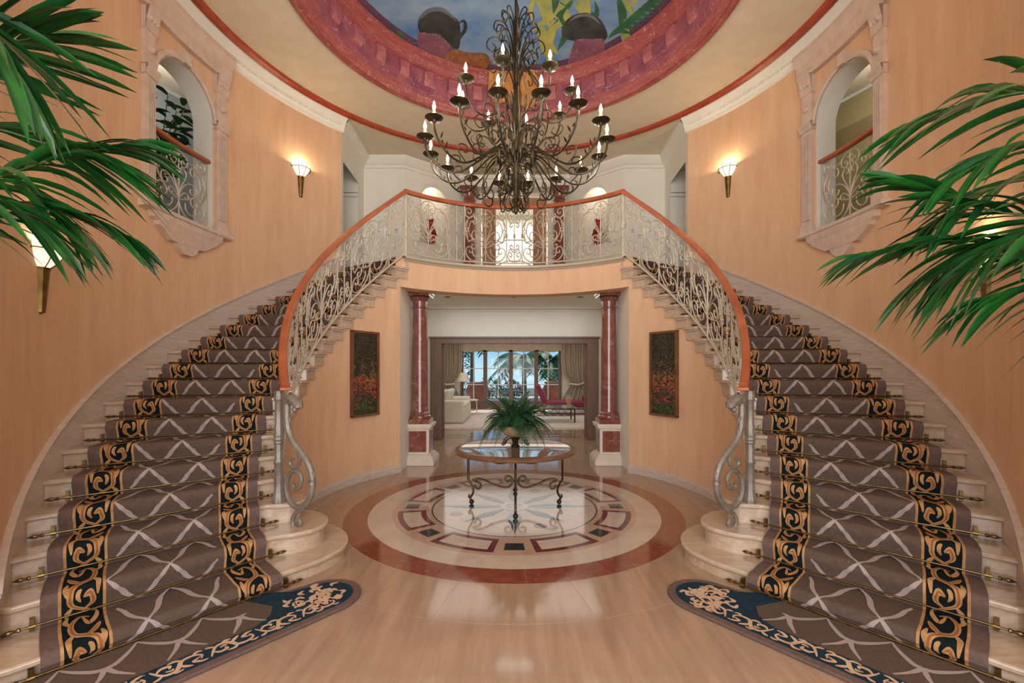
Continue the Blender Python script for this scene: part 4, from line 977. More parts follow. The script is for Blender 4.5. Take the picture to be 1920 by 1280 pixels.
# ---------------------------------------------------------------- chandelier
CHX, CHY = .02, 5.5
ch = thing('chandelier', 'huge antiqued iron chandelier with two tiers of lit candles and scrollwork', 'chandelier', (CHX, CHY, 3.57))
def pol(r, z, t): return Vector((CHX+r*cos(t), CHY+r*sin(t), z))
MB().tube([(CHX, CHY, 3.75), (CHX, CHY, 7.05)], .018, 8).build('rod', DARKI, ch)
mb = MB().lathe([(.001, 3.55), (.02, 3.57), (.03, 3.62), (.015, 3.68), (.05, 3.74), (.03, 3.82), (.07, 3.95), (.05, 4.05), (.09, 4.15), (.06, 4.25), (.05, 4.4), (.07, 4.5), (.03, 4.6), (.025, 5.3)], (CHX, CHY, 0), 14); mb.build('hub', DARKI, ch)
def candle(parent, r, z, t, lamp):
    c = pol(r, z, t)
    MB().lathe([(.008, -.05), (.02, -.03), (.03, -.01), (.085, .005), (.102, .02), (.097, .024), (.03, .014), (.02, .03)], c, 14).build('drip_pan', DARKI, parent)
    MB().lathe([(.018, .02), (.018, .10), (.001, .10)], c, 8).build('candle_sleeve', CANDLE, parent)
    MB().lathe([(.008, .10), (.017, .125), (.019, .145), (.012, .175), (.002, .205)], c, 8).build('bulb', FLAME, parent)
    if lamp:
        l = bpy.data.lights.new('candle_lamp', 'POINT'); l.energy = 6; l.color = (1, .92, .80); l.shadow_soft_size = .03
        link('candle_lamp', l, parent, (c.x, c.y, c.z+.16))
def leaf_tube(mb, q, d, r=.02): mb.tube([q, q+d*.5, q+d], [r*.5, r, .003], 5, flat=.5)
for i in range(16):
    t = 2*pi*(i+.5)/16+.03
    path = cr([pol(r, z, t) for r, z in ((.05, 4.12), (.14, 4.30), (.30, 4.30), (.50, 4.14), (.70, 4.01), (.88, 4.02), (1.03, 4.14), (1.09, 4.26), (1.10, 4.35))], 5)
    arm = MB().tube(path, .0125, 6).build('arm', DARKI, ch)
    for c in (((.30, 4.30), (.42, 4.38), (.52, 4.36), (.54, 4.28), (.48, 4.25), (.45, 4.30)), ((.70, 4.01), (.80, 4.12), (.78, 4.20), (.70, 4.20), (.69, 4.13), (.74, 4.13))): MB().tube(cr([pol(r, z, t) for r, z in c], 4), .008, 5).build('arm_scroll', DARKI, arm)
    mb = MB(); q = pol(.96, 4.09, t)
    for j in range(4): leaf_tube(mb, pol(.93+.03*j, 4.06+.045*j, t), (pol(.93+.03*j, 4.06+.045*j, t+.05*(1 if j % 2 else -1))-pol(.93+.03*j, 4.06+.045*j, t))*1.0+Vector((0, 0, .055)), .016)
    leaf_tube(mb, pol(.24, 4.31, t), Vector((0, 0, -.14)), .026); mb.build('arm_leaves', DARKI, arm)
    candle(arm, 1.10, 4.37, t, True)
for i in range(8):
    t = 2*pi*(i+.5)/8+.18
    path = cr([pol(r, z, t) for r, z in ((.04, 4.42), (.12, 4.66), (.26, 4.72), (.42, 4.64), (.56, 4.66), (.66, 4.78), (.69, 4.95))], 5)
    arm = MB().tube(path, .011, 6).build('upper_arm', DARKI, ch)
    for c in (((.26, 4.72), (.36, 4.80), (.44, 4.77), (.43, 4.70), (.38, 4.71)), ((.50, 4.64), (.58, 4.56), (.52, 4.48), (.44, 4.52), (.47, 4.58))): MB().tube(cr([pol(r, z, t) for r, z in c], 4), .007, 5).build('arm_scroll', DARKI, arm)
    candle(arm, .69, 4.97, t, True)
for i in range(8):                                      # bowed cage, crown and lower basket
    t = 2*pi*i/8+.1
    MB().tube(cr([pol(r, z, t) for r, z in ((.05, 4.30), (.22, 4.36), (.36, 4.55), (.40, 4.80), (.33, 5.05), (.18, 5.28), (.10, 5.45), (.16, 5.58), (.25, 5.56), (.27, 5.48), (.21, 5.46))], 5), .009, 5).build('cage_rib', DARKI, ch)
    mb = MB()
    for c in (((.03, 5.30), (.10, 5.55), (.22, 5.72), (.33, 5.70), (.36, 5.60), (.29, 5.54), (.25, 5.60), (.29, 5.64)), ((.03, 5.50), (.08, 5.78), (.16, 5.92), (.25, 5.92), (.27, 5.83), (.21, 5.79), (.18, 5.85)), ((.02, 5.70), (.05, 5.95), (.12, 6.05), (.17, 6.0), (.14, 5.94)), ((.03, 5.15), (.12, 5.38), (.28, 5.42), (.34, 5.34), (.28, 5.28), (.24, 5.33))): mb.tube(cr([pol(r, z, t) for r, z in c], 4), .008, 5)
    mb.build('crown_scroll', DARKI, ch)
    mb = MB()
    for c in (((.05, 4.14), (.16, 4.10), (.24, 3.98), (.20, 3.86), (.10, 3.84), (.09, 3.92), (.15, 3.94)), ((.04, 3.90), (.12, 3.80), (.17, 3.70), (.12, 3.62), (.05, 3.64), (.06, 3.70)), ((.05, 4.05), (.12, 3.98), (.12, 3.90), (.06, 3.88))): mb.tube(cr([pol(r, z, t+.2) for r, z in c], 4), .0085, 5)
    mb.build('basket_scroll', DARKI, ch)
    mb = MB().tube(cr([pol(r, z, t+.39) for r, z in ((.08, 4.16), (.24, 4.22), (.38, 4.08), (.44, 3.88), (.40, 3.72), (.32, 3.70), (.31, 3.78), (.36, 3.80))], 5), .0095, 5); mb.build('basket_arm', DARKI, ch)
    mb = MB()
    for j in range(3): leaf_tube(mb, pol(.06+.03*j, 4.45+.2*j, t+.3), Vector((.02*cos(t), .02*sin(t), .16)), .024)
    mb.build('leaf_cluster', DARKI, ch)

# ---------------------------------------------------------------- hall table, bowl and fern
TX, TY = .012, 5.45
tb = thing('hall_table', 'round stone topped hall table on scrolled iron legs at the medallion centre', 'table', (TX, TY, 0))
MB().lathe([(.001, .70), (.655, .70), (.66, .702)], (TX, TY, 0), 64).build('tabletop', mat('polished_marble_top', (214, 186, 158), .06, var=(190, 158, 130), scale=4, coat=.7), tb)
MB().lathe([(.655, .698), (.665, .705), (.70, .703), (.725, .69), (.737, .67), (.73, .652), (.70, .645), (.66, .648), (.001, .65)], (TX, TY, 0), 64).build('moulded_rim', mat('brown_wood_rim', (120, 84, 56), .3, var=(96, 64, 42), scale=8, coat=.3), tb)
def tp(r, z, t): return Vector((TX+r*cos(t), TY+r*sin(t), z))
for t in (0, pi/2, pi, -pi/2):
    leg = MB().tube(cr([tp(r, z, t) for r, z in ((.44, .645), (.45, .61), (.49, .575), (.555, .56), (.575, .545), (.575, .50), (.575, .32), (.56, .28), (.53, .23), (.515, .19), (.515, .15), (.53, .11), (.55, .085), (.545, .062))], 4), .014, 7).build('leg', BRONZ, tb)
    MB().ball(tp(.535, .032, t), .03, 10).build('ball_foot', BLACK, leg)
    MB().tube(cr([tp(r, z, t) for r, z in ((.545, .07), (.57, .09), (.565, .12), (.545, .115))], 4), .009, 5).build('foot_curl', BRONZ, leg)
    MB().tube(cr([tp(r, z, t) for r, z in ((.64, .645), (.66, .61), (.63, .575), (.60, .58))], 4), .009, 5).build('top_curl', BRONZ, leg)
    MB().tube(cr([tp(r, z, t) for r, z in ((.50, .24), (.47, .19), (.43, .20), (.43, .25), (.48, .275), (.52, .29), (.46, .31), (.38, .295), (.25, .235), (.13, .205), (.06, .225), (.035, .28), (.06, .335), (.11, .34), (.125, .30), (.09, .275), (.07, .295))], 4), .013, 6).build('stretcher', BRONZ, tb)
    t2 = t+pi/2; m = [tp(.45, .625, t), tp(.45, .625, t2)]
    MB().tube([m[0]+(m[1]-m[0])*i/12+Vector((0, 0, -.075*sin(pi*i/12))) for i in range(13)], .008, 5).build('rope_swag', BRONZ, tb)
bw = thing('planter_bowl', 'stone bowl on a carved dark pedestal standing on the hall table', 'planter', (TX, TY, .70))
MB().lathe([(.03, .12), (.06, .125), (.13, .15), (.185, .20), (.205, .25), (.21, .265), (.195, .27), (.18, .25), (.001, .24)], (TX, TY, .70), 32).build('bowl', POTC, bw)
MB().lathe([(.001, 0), (.05, 0), (.055, .015), (.035, .04), (.04, .08), (.06, .11), (.05, .125)], (TX, TY, .70), 20).build('pedestal', BRONZ, bw)
for i in range(4):
    t = pi/4*0+pi/2*i; MB().tube(cr([tp(r, .70+z, t) for r, z in ((.03, .11), (.07, .12), (.11, .095), (.135, .05), (.15, .03), (.165, .045))], 4), [.02]*8+[.024]*6+[.016]*6+[.012], 7).build('carved_foot', BRONZ, bw)
fe = thing('potted_fern', 'bushy dark green fern spilling out of the stone bowl', 'plant', (TX, TY, .94))
def frond_mesh(L, droop, n=26, up=.9):
    mb = MB(); pts = []
    for i in range(n+1):
        q = i/n; pts.append(Vector((L*(q*.85), 0, L*(up*q-droop*q*q))))
    mb.tube(pts, [.003*(1-.8*i/n) for i in range(n+1)], 4)
    for i in range(2, n+1):
        q = i/n; p = pts[i]; d = (pts[i]-pts[i-1]).normalized(); l_ = .062*sin(pi*min(1, q*.9+.12))**.7*(L/.4)
        for sg in (-1, 1):
            e = p+Vector((d.x*.022, sg*l_, d.z*.022-.014)); wv = d*.0062
            mb.add([p-wv, p+wv, e], [(0, 1, 2)]); m_ = p+(e-p)*.5+Vector((0, 0, .006)); mb.add([p-wv, m_+wv*.9, e], [(0, 1, 2)]); mb.add([p+wv, m_-wv*.9, e], [(0, 1, 2)])
    me = bpy.data.meshes.new('frond'); me.from_pydata([tuple(v) for v in mb.v], [], mb.f); me.materials.append(LEAFD); return me
FM = [frond_mesh(.40, 1.0), frond_mesh(.43, 1.15, up=.85), frond_mesh(.36, .45, up=1.15), frond_mesh(.44, 1.28, up=.9), frond_mesh(.40, .75, up=1.0)]
for i in range(110):
    o = link('frond', FM[i % 5], fe, (TX+random.uniform(-.08, .08), TY+random.uniform(-.08, .08), .94+random.uniform(0, .03)))
    o.rotation_euler = (random.uniform(-.25, .25), random.uniform(-.35, .15), 2*pi*i/110*7+random.uniform(-.3, .3)); q = random.uniform(.9, 1.28); o.scale = (q, q, q)

# ---------------------------------------------------------------- palms beside the entrance
def leaflet(parent, base, d, L, wd, droop, twist=0, m=LEAF):
    """lanceolate folded leaf from base along d, bending down"""
    d = d.normalized(); side = d.cross(Vector((0, 0, 1)))
    if side.length < .05: side = Vector((1, 0, 0))
    side.normalize(); side = Matrix.Rotation(twist, 3, d) @ side; upv = side.cross(d).normalized()
    n = 6; rows = []; p = Vector(base)
    for i in range(n+1):
        t = i/n; w_ = wd*(sin(pi*min(1, t*.86+.08))**.75)*(1 if t < .95 else .1)
        q = Vector(base)+d*(L*t)+Vector((0, 0, -droop*L*t*t))
        rows.append([q-side*w_+upv*w_*.35, q, q+side*w_+upv*w_*.35])
    mb = MB().grid(rows); return mb.build('leaflet', m, parent)
def frond(root, pts, nl, L, wd, droop, spread=.9, start=.12, m=LEAF):
    C_ = cr([Vector(p) for p in pts], 8); k = len(C_)
    rk = MB().tube(C_, [.011*(1-.8*i/(k-1)) for i in range(k)], 6).build('frond', STEM, root)
    for i in range(nl):
        t = start+(1-start)*i/(nl-1); j = min(k-2, int(t*(k-1))); fr_ = t*(k-1)-j; p = C_[j]+(C_[j+1]-C_[j])*fr_; tg = (C_[j+1]-C_[j]).normalized()
        sd_ = tg.cross(Vector((0, 0, 1))); sd_.normalize(); ll = L*(.55+.45*sin(pi*min(1, t*.8+.15)))*(1-.25*max(0, t-.8)/.2)
        for sg in (-1, 1):
            dd = tg*(.42+.75*t)+sd_*sg*spread*(1.1-.7*t)+Vector((0, 0, .12+random.uniform(-.16, .14)))
            leaflet(rk, p, dd, ll*random.uniform(.88, 1.08), wd, droop*random.uniform(.7, 1.3), random.uniform(.1, .9)*(1 if random.random() < .5 else -1), m)
def palm(base, label, fronds):
    r = thing('potted_palm', label, 'palm', base)
    MB().lathe([(.001, 0), (.20, 0), (.24, .05), (.28, .40), (.30, .44), (.29, .46), (.26, .45), (.25, .40), (.001, .40)], base, 28).build('pot', TERR, r)
    MB().lathe([(.001, .405), (.25, .405)], base, 24).build('soil', SOIL, r)
    b = Vector(base)
    for i in range(4):
        o = Vector((.05*cos(i*1.7), .05*sin(i*1.7), 0)); MB().tube([b+o+Vector((0, 0, .38)), b+o*1.4+Vector((0, 0, .9)), b+o*1.2+Vector((0, 0, 1.35))], [.03, .025, .02], 8).build('cane', STEM, r)
    for f in fronds: frond(r, *f)
def ip(x, y, d): return at(x, y, d)
bl = Vector((-2.75, 1.55, 0)); br = Vector((2.75, 1.55, 0))
LF = [
    ([bl+Vector((0, 0, 1.3)), ip(-330, 160, 1.75), ip(-120, 100, 1.85), ip(0, 82, 1.92), ip(85, 66, 1.98)], 15, .60, 0.022, .22, .9, .22),
    ([bl+Vector((.02, 0, 1.3)), ip(-300, 330, 1.8), ip(-60, 240, 1.95), ip(90, 270, 2.1), ip(200, 300, 2.2)], 20, .52, 0.019, .45, .8, .2),
    ([bl+Vector((.04, .02, 1.25)), ip(-250, 420, 1.8), ip(0, 330, 1.95), ip(150, 285, 2.1), ip(250, 275, 2.2)], 20, .48, 0.018, .55, .7, .2),
    ([bl+Vector((0, 0, 1.2)), ip(-300, 450, 1.7), ip(-140, 370, 1.75), ip(-30, 370, 1.8), ip(50, 410, 1.85)], 18, .42, 0.018, .6, .7, .15),
    ([bl+Vector((0, .05, 1.2)), ip(-280, 350, 1.9), ip(-100, 300, 2.0), ip(40, 350, 2.1), ip(130, 420, 2.15)], 18, .42, 0.018, .55, .8, .15),
    ([bl+Vector((.05, .05, 1.2)), ip(-260, 500, 1.85), ip(-60, 400, 2.0), ip(110, 390, 2.15), ip(230, 440, 2.25)], 22, .40, .019, .5, .8, .2),
    ([bl+Vector((0, .05, 1.3)), ip(-350, 60, 1.6), ip(-200, -40, 1.65), ip(-60, 20, 1.7), ip(20, 130, 1.75)], 16, .5, 0.021, .4, .9, .2)]
palm(bl, 'tall leafy palm reaching over the stairs below the grey passage opening', LF)
RF = [
    ([br+Vector((0, 0, 1.3)), ip(2250, 280, 1.75), ip(2060, 180, 1.85), ip(1900, 175, 1.92), ip(1740, 225, 2.0)], 20, .56, 0.021, .4, .8, .2),
    ([br+Vector((0, 0, 1.3)), ip(2240, 480, 1.8), ip(2020, 420, 1.9), ip(1840, 390, 2.0), ip(1700, 345, 2.1)], 20, .50, 0.019, .35, .75, .2),
    ([br+Vector((0, .04, 1.2)), ip(2220, 560, 1.8), ip(2000, 490, 1.9), ip(1800, 450, 2.05), ip(1620, 478, 2.2)], 22, .46, 0.018, .5, .7, .18),
    ([br+Vector((0, 0, 1.2)), ip(2250, 540, 1.7), ip(2080, 440, 1.75), ip(1930, 440, 1.8), ip(1820, 500, 1.85)], 18, .46, 0.019, .7, .75, .15),
    ([br+Vector((0, .05, 1.2)), ip(2200, 420, 1.9), ip(2050, 340, 2.0), ip(1900, 340, 2.05), ip(1780, 400, 2.1)], 18, .46, 0.019, .45, .8, .15),
    ([br+Vector((.0, .05, 1.2)), ip(2230, 560, 1.85), ip(2040, 470, 1.95), ip(1880, 450, 2.05), ip(1740, 520, 2.15)], 22, .44, .019, .6, .8, .2),
    ([br+Vector((.0, .0, 1.2)), ip(2240, 380, 1.8), ip(2060, 270, 1.85), ip(1920, 270, 1.9), ip(1800, 330, 1.95)], 18, .44, .019, .5, .8, .2),
    ([br+Vector((.03, 0, 1.2)), ip(2260, 620, 1.75), ip(2100, 560, 1.8), ip(1960, 540, 1.9), ip(1850, 560, 1.95)], 16, .42, 0.018, .7, .7, .15)]
palm(br, 'tall leafy palm reaching over the stairs below the olive passage opening', RF)
# small plant in the left passage
q = P(.125, 4.80, 3.46, -1)
pp = thing('passage_plant', 'dark broad leaved plant behind the balustrade of the grey passage opening', 'plant', q)
MB().lathe([(.001, 0), (.12, 0), (.16, .30), (.15, .31), (.001, .28)], q, 20).build('pot', TERR, pp)
for i in range(14):
    t = i*2.4; frk = MB().tube(cr([q+Vector((0, 0, .28)), q+Vector((.1*cos(t), .1*sin(t), 1.1)), q+Vector((.30*cos(t), .30*sin(t), 1.45+.3*(i % 3)/2))], 4), .007, 5).build('stalk', STEM, pp)
    for j in range(7):
        f = .45+.09*j; b = q+Vector((.28*f*cos(t), .28*f*sin(t), .28+(1.2+.3*(i % 3)/2)*f))
        leaflet(frk, b, Vector((cos(t+(1.2 if j % 2 else -1.2)), sin(t+(1.2 if j % 2 else -1.2)), .3)), .24, .045, .3, 0, LEAFD)

# ---------------------------------------------------------------- living room beyond the sliding doors
YB = 18.4; XW0, XW1 = -.14-2.07, -.14+2.07
mb = MB(); mb.quad((-5, 10.6, 0), (-5, YB, 0), (-5, YB, 3.1), (-5, 10.6, 3.1)); mb.quad((5, 10.6, 0), (5, YB, 0), (5, YB, 3.1), (5, 10.6, 3.1)); mb.quad((-5, 10.6, 3.1), (5, 10.6, 3.1), (5, YB, 3.1), (-5, YB, 3.1))
for x0, x1 in ((-5, -2.12), (2.12, 5)): mb.quad((x0, 10.6, 0), (x1, 10.6, 0), (x1, 10.6, 3.1), (x0, 10.6, 3.1))
mb.quad((-2.12, 10.6, 2.34), (2.12, 10.6, 2.34), (2.12, 10.6, 3.1), (-2.12, 10.6, 3.1)); struct(mb.build('wall_living', LIVW, None, False))
wall_strip('wall_living_back', (-5, YB), (5, YB), 0, 3.1, [(XW0+5, XW1+5, 0, 2.45, 0)], LIVW)
for y0, y1, m_, nm in ((10.62, 10.85, BORDM, 'floor_border'), (11.0, 11.25, BORDM, 'floor_border')): MB().box((0, (y0+y1)/2, -.004), (10, y1-y0, .012)).build(nm, m_, floor, False)
wn = struct(link('window_3', None, None, (-.14, YB, 0)))
posts = [XW0, (885+25-XC)/F*YB, (958-XC)/F*YB, (1004.5-XC)/F*YB, XW1]
posts = [XW0+.05, -1.2, -.14, .90, XW1-.05]
for i, x in enumerate(posts): MB().box((x, YB, 1.2), (.16 if 0 < i < 4 else .12, .10, 2.4)).build('stile', WALN, wn, False)
MB().box((-.14, YB, .16), (4.14, .09, .30)).build('bottom_rail', WALN, wn, False); MB().box((-.14, YB, 2.40), (4.14, .10, .12)).build('top_rail', WALN, wn, False)
for a, b in zip(posts[:-1], posts[1:]):
    m_ = (a+b)/2; MB().box((m_, YB, 1.33), (.035, .05, 2.04)).build('muntin', WHITE, wn, False)
    for z_ in (.98, 1.64): MB().box((m_, YB, z_), (b-a, .045, .035)).build('muntin', WHITE, wn, False)
    for xa, xb in ((a, m_), (m_, b)):
        for z0, z1 in ((.31, .98), (.98, 1.64), (1.64, 2.34)): MB().box(((xa+xb)/2, YB, (z0+z1)/2), (xb-xa-.03, .008, z1-z0-.03)).build('pane', PANE, wn, False)
mb = MB(); rows = []
for i in range(65):
    t = i/64; x = XW0-.1+(XW1-XW0+.2)*t; rows.append([(x, YB-.12-.03*sin(t*40), 2.78), (x, YB-.14-.03*sin(t*40), 2.5), (x, YB-.13, 2.40-.09*abs(sin(t*4*pi)))])
mb.grid(rows); tag(mb.build('valance', CURT, None), 'pale swagged fabric valance across the top of the terrace windows', 'curtain')
for sg, x0, x1, nm in ((-1, -2.98, -2.12, 'lamp'), (1, 1.90, 2.85, 'chaise')):
    cu = thing('curtain', 'beige floor length curtain with tieback beside the terrace window on the '+nm+' side', 'curtain', ((x0+x1)/2, YB-.25, .02))
    mb = MB(); rows = []
    for i in range(73):
        t = i/72; rw_ = []
        for z_ in (2.85, 2.4, 1.9, 1.5, 1.15, 1.0, .85, .4, .02):
            pin = 1-.38*math.exp(-((z_-1.0)/.35)**2); xo = x0 if sg < 0 else x1; xx = xo+((x1-x0) if sg < 0 else (x0-x1))*t*pin
            rw_.append((xx, YB-.25+.055*sin(t*2*pi*9)+.02*sin(t*31+z_), z_))
        rows.append(rw_)
    mb.grid(rows); mb.build('fabric', CURT, cu)
    xe = x0+(x1-x0)*.6 if sg < 0 else x1-(x1-x0)*.6
    MB().tube([(x0 if sg < 0 else x1, YB-.30, 1.06), ((x0+xe)/2 if sg < 0 else (x1+xe)/2, YB-.36, .98), (xe+(.03 if sg < 0 else -.03), YB-.30, 1.02)], .04, 8).build('tieback', SHADE, cu)
rg = thing('living_rug', 'large pale patterned rug on the living room floor', 'rug', (.2, 14.8, 0))
MB().box((.2, 14.85, .008), (4.9, 5.6, .016)).build('field', RUG, rg, False); 
mb = MB()
for x, y, sx, sy in ((.2, 12.2, 4.7, .12), (.2, 17.5, 4.7, .12), (-2.1, 14.85, .12, 5.2), (2.5, 14.85, .12, 5.2)): mb.box((x, y, .0165), (sx, sy, .004))
mb.build('border', mat('rug_border', (176, 140, 122), .95, var=(200, 180, 160), scale=9, spec=.1), rg, False)
so = thing('sofa', 'cream linen sofa seen end on in the living room', 'sofa', (-1.95, 14.3, .016))
def rbox(c, sz, name, m, par, bv=.05): return MB().box(c, sz).build(name, m, par, True, bevel=bv)
rbox((-1.92, 14.3, .24), (.84, 2.10, .38), 'base', SOFA, so, .02)
for y in (13.32, 15.28): rbox((-1.95, y, .36), (.88, .24, .68), 'arm', SOFA, so, .06)
rbox((-2.30, 14.3, .55), (.22, 2.0, .78), 'backrest', SOFA, so, .07)
for y in (13.9, 14.7): rbox((-1.86, y, .50), (.72, .78, .16), 'seat_cushion', SOFA, so, .05)
for y in (13.85, 14.5): 
    o = rbox((0, 0, 0), (.16, .5, .46), 'back_cushion', SOFA if y < 14 else PILL, so, .07); o.location = Vector((-2.08, y, .78))-W(so); o.rotation_euler = (0, .3, 0)
MB().box((-1.95, 14.3, .036), (.80, 2.05, .03)).build('plinth', BLACK, so, False)
fl = thing('table_lamp', 'dark stemmed lamp with cream shade behind the sofa', 'lamp', (-1.95, 16.9, 0))
MB().lathe([(.001, 0), (.14, 0), (.14, .02), (.02, .04), (.015, 1.15)], (-1.95, 16.9, 0.016), 16).build('stem', BLACK, fl); MB().lathe([(.24, 1.14), (.23, 1.16), (.12, 1.47), (.115, 1.47), (.235, 1.14)], (-1.95, 16.9, 0.016), 24).build('shade', SHADE, fl)
sdt = thing('side_table', 'small white side table at the end of the sofa', 'table', (-1.55, 15.85, 0))
MB().lathe([(.001, .50), (.26, .50), (.26, .53), (.001, .53)], (-1.55, 15.85, .016), 24).build('top', WHITE, sdt)
for i in range(3): t = i*2.1; MB().tube([(-1.55+.2*cos(t), 15.85+.2*sin(t), .51), (-1.55+.22*cos(t), 15.85+.22*sin(t), .016)], .018, 8).build('leg', WHITE, sdt)
ctb = thing('coffee_table', 'glass topped coffee table on a scrolled iron frame', 'table', (.9, 13.9, .016))
MB().box((.9, 13.9, .46), (1.95, 1.0, .02)).build('glass_top', GLASS, ctb, False)
for x in (-.02, 1.82):
    for y in (13.46, 14.34): MB().tube(cr([(x, y, .45), (x, y, .25), (x, y, .06), (x, y, .02)], 3), [.022]*9+[.03], 8).build('leg', BRONZ, ctb)
mb = MB()
for y in (13.46, 14.34): mb.tube([(-.02, y, .43), (1.82, y, .43)], .014, 6); mb.tube([(-.02, y, .22), (1.82, y, .22)], .010, 6)
for i in range(8):
    x = .1+.22*i; mb.tube([Vector((x+.09*cos(t), 13.46, .325+.09*sin(t))) for t in [2*pi*j/12 for j in range(13)]], .008, 5)
mb.build('apron_scrolls', BRONZ, ctb)
for x, nm in ((.33, 'beside the fern'), (1.70, 'in front of the chaise')):
    hv = thing('hurricane_vase', 'clear flared glass vase with amber filling on the coffee table '+nm, 'vase', (x, 13.9, .47))
    MB().lathe([(.001, 0), (.07, 0), (.075, .01), (.065, .06), (.085, .18), (.12, .36), (.115, .36), (.08, .18), (.06, .07), (.001, .05)], (x, 13.9, .47), 20).build('glass', GLASS, hv)
    MB().lathe([(.001, .072), (.055, .072), (.075, .18), (.095, .27), (.001, .27)], (x, 13.9, .47), 20).build('filling', AMBER, hv)
cs = thing('chaise_longue', 'burgundy velvet chaise longue below the window', 'chaise', (1.75, 15.9, .016))
rbox((1.85, 15.9, .40), (1.75, .75, .22), 'seat', CHAI, cs, .06)
hb = rbox((0, 0, 0), (.16, .75, .75), 'headrest', CHAI, cs, .06); hb.location = Vector((.95, 15.9, .74))-W(cs); hb.rotation_euler = (0, -.4, 0)
rbox((2.55, 15.8, .62), (.28, .5, .26), 'bolster', CHAI, cs, .1)
for x in (1.05, 2.6):
    for y in (15.6, 16.2): MB().tube([(x, y, .30), (x, y, .016)], [.03, .018], 8).build('leg', BLACK, cs)

# ---------------------------------------------------------------- terrace and garden
mb = MB(); mb.quad((-14, YB+.1, -.03), (14, YB+.1, -.03), (14, 27, -.03), (-14, 27, -.03)); struct(mb.build('floor_terrace', TERF, None, False))
def big_pot(x, y, sc_, label):
    o = thing('terracotta_pot', label, 'pot', (x, y, -.03)); MB().lathe([(r*sc_, z*sc_) for r, z in ((.001, 0), (.28, 0), (.42, .18), (.55, .5), (.58, .72), (.50, .92), (.44, .97), (.52, 1.02), (.50, 1.06), (.42, 1.0), (.001, .92))], (x, y, -.03), 28).build('body', TERR, o)
    MB().lathe([(.585*sc_, .62*sc_), (.60*sc_, .65*sc_), (.585*sc_, .68*sc_)], (x, y, -.03), 28).build('band', TERR, o)
big_pot(-1.75, 21.3, .95, 'big terracotta pot on the terrace behind the lamp'); big_pot(1.9, 21.0, .98, 'big terracotta pot on the terrace behind the chaise')
tt = thing('terrace_table', 'low black table on the terrace outside the window', 'table', (-.15, 20.6, -.03))
MB().box((-.15, 20.6, .58), (1.1, .7, .05)).build('top', BLACK, tt, False)
for x in (-.65, .35):
    for y in (20.3, 20.9): MB().box((x, y, .27), (.05, .05, .6)).build('leg', BLACK, tt, False)
def garden_palm(x, y, h, label, spread=1.9, nf=16, lean=0):
    o = thing('garden_palm', label, 'palm tree', (x, y, -.05))
    top = Vector((x+lean, y, h)); MB().tube(cr([(x, y, -.05), (x+lean*.3, y, h*.5), top], 4), [.16, .15, .14, .13, .13, .12, .12, .11, .10], 10).build('trunk', BARK, o)
    for i in range(nf):
        t = 2*pi*i/nf+random.uniform(-.1, .1); el = random.uniform(-.2, 1.0); d = Vector((cos(t), sin(t), el)).normalized(); mb = MB()
        C_ = [top+d*(spread*q)+Vector((0, 0, -.55*spread*q*q)) for q in [j/10 for j in range(11)]]; mb.tube(C_, .015, 4)
        for j in range(2, 11):
            p = C_[j]; tg = (C_[j]-C_[j-1]).normalized(); sd_ = tg.cross(Vector((0, 0, 1))).normalized()
            for sg in (-1, 1):
                for f in (0, .2, .4, .6, .8):
                    pb = p-tg*f*spread*.1; e = pb+(tg*.5+sd_*sg*.8+Vector((0, 0, -.45)))*spread*.30; mb.add([pb-tg*.028, pb+tg*.028, e], [(0, 1, 2)])
        mb.build('frond', GARD, o, False)
garden_palm(-2.5, 26.5, 3.6, 'garden palm with brown trunk seen above the terrace pot behind the lamp', 1.5)
garden_palm(.55, 24.8, 2.3, 'broad garden palm in the middle of the terrace view', 1.9, 20)
garden_palm(2.0, 24.5, 2.1, 'low garden palm seen above the pot behind the chaise', 1.7, 18)
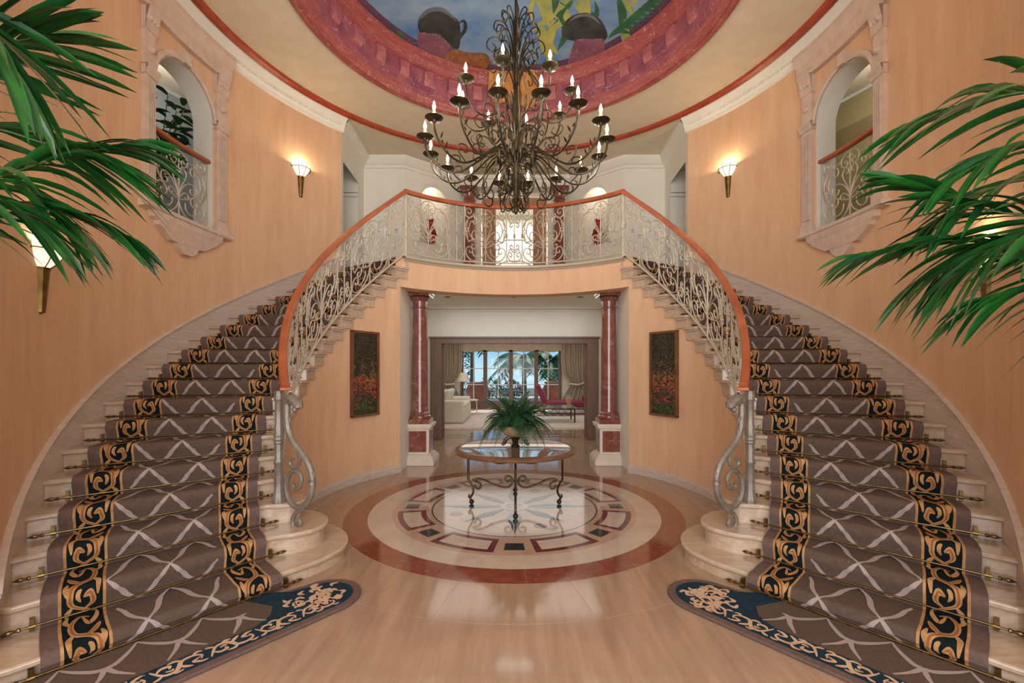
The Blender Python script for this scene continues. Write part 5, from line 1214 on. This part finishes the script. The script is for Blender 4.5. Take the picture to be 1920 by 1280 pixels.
def bush(x, y, z, r, label, m=GARD, n=420, tall=1.0, fl=0):
    o = thing('garden_shrub', label, 'shrub', (x, y, -.05)); mb = MB()
    for i in range(n):
        u = random.random()*2*pi; v = random.uniform(-1, 1); k_ = sqrt(1-v*v); rr = r*(.7+.3*random.random()); p = Vector((x+rr*k_*cos(u), y+rr*k_*sin(u), z+rr*v*tall)); a_ = Vector((random.uniform(-1, 1), random.uniform(-1, 1), random.uniform(-.5, 1))).normalized()*.13; b_ = a_.orthogonal().normalized()*.05
        mb.add([p-b_, p+b_, p+a_], [(0, 1, 2)])
    q = mb.build('foliage', m, o, False); q['kind'] = 'stuff'
    MB().tube([(x, y, -.05), (x, y, z)], .05, 6).build('stem', BARK, o)
    if fl:
        mb = MB()
        for i in range(fl): u = random.random()*6.28; v = random.uniform(-.2, 1); k_ = sqrt(1-v*v); mb.ball((x+r*k_*cos(u), y+r*k_*sin(u), z+r*v*tall), .05, 4)
        q = mb.build('blossom', FLOWR, o); q['kind'] = 'stuff'
bush(-3.4, 26, 1.8, 1.0, 'tall dark cypress like shrub beside the garden palm', LEAFD, 700, 1.9)
bush(-1.4, 25, .35, .8, 'low green shrub along the terrace edge', GARD, 420)
bush(-.1, 24.6, .45, .55, 'flowering shrub with pale blossom on the terrace edge', GARD, 300, 1, 40)
bush(3.3, 25, .5, .9, 'rounded green shrub at the terrace edge behind the chaise', GARD, 420)
mb = MB(); mb.box((0, 27, .2), (28, .2, .5)); struct(mb.build('wall_terrace', TERF, None, False))
mb = MB(); mb.quad((-120, 27.2, -6), (120, 27.2, -6), (160, 220, -10), (-160, 220, -10)); struct(mb.build('ground_valley', mat('hazy_hills', (176, 196, 198), .9, var=(150, 174, 172), scale=.1), None, False))  # distance haze is put into the pale ground colour
# entrance side walls behind the viewer
for s, side in SIDES:
    q = P(-.80, RWALL, 0, s); mb = MB(); mb.quad((q.x, q.y, 0), (s*3.6, q.y, 0), (s*3.6, q.y, ZC), (q.x, q.y, ZC)); mb.quad((s*3.6, q.y, 0), (s*3.6, -2.6, 0), (s*3.6, -2.6, ZC), (s*3.6, q.y, ZC)); struct(mb.build('wall_entrance_'+side, PEACH, None, False))
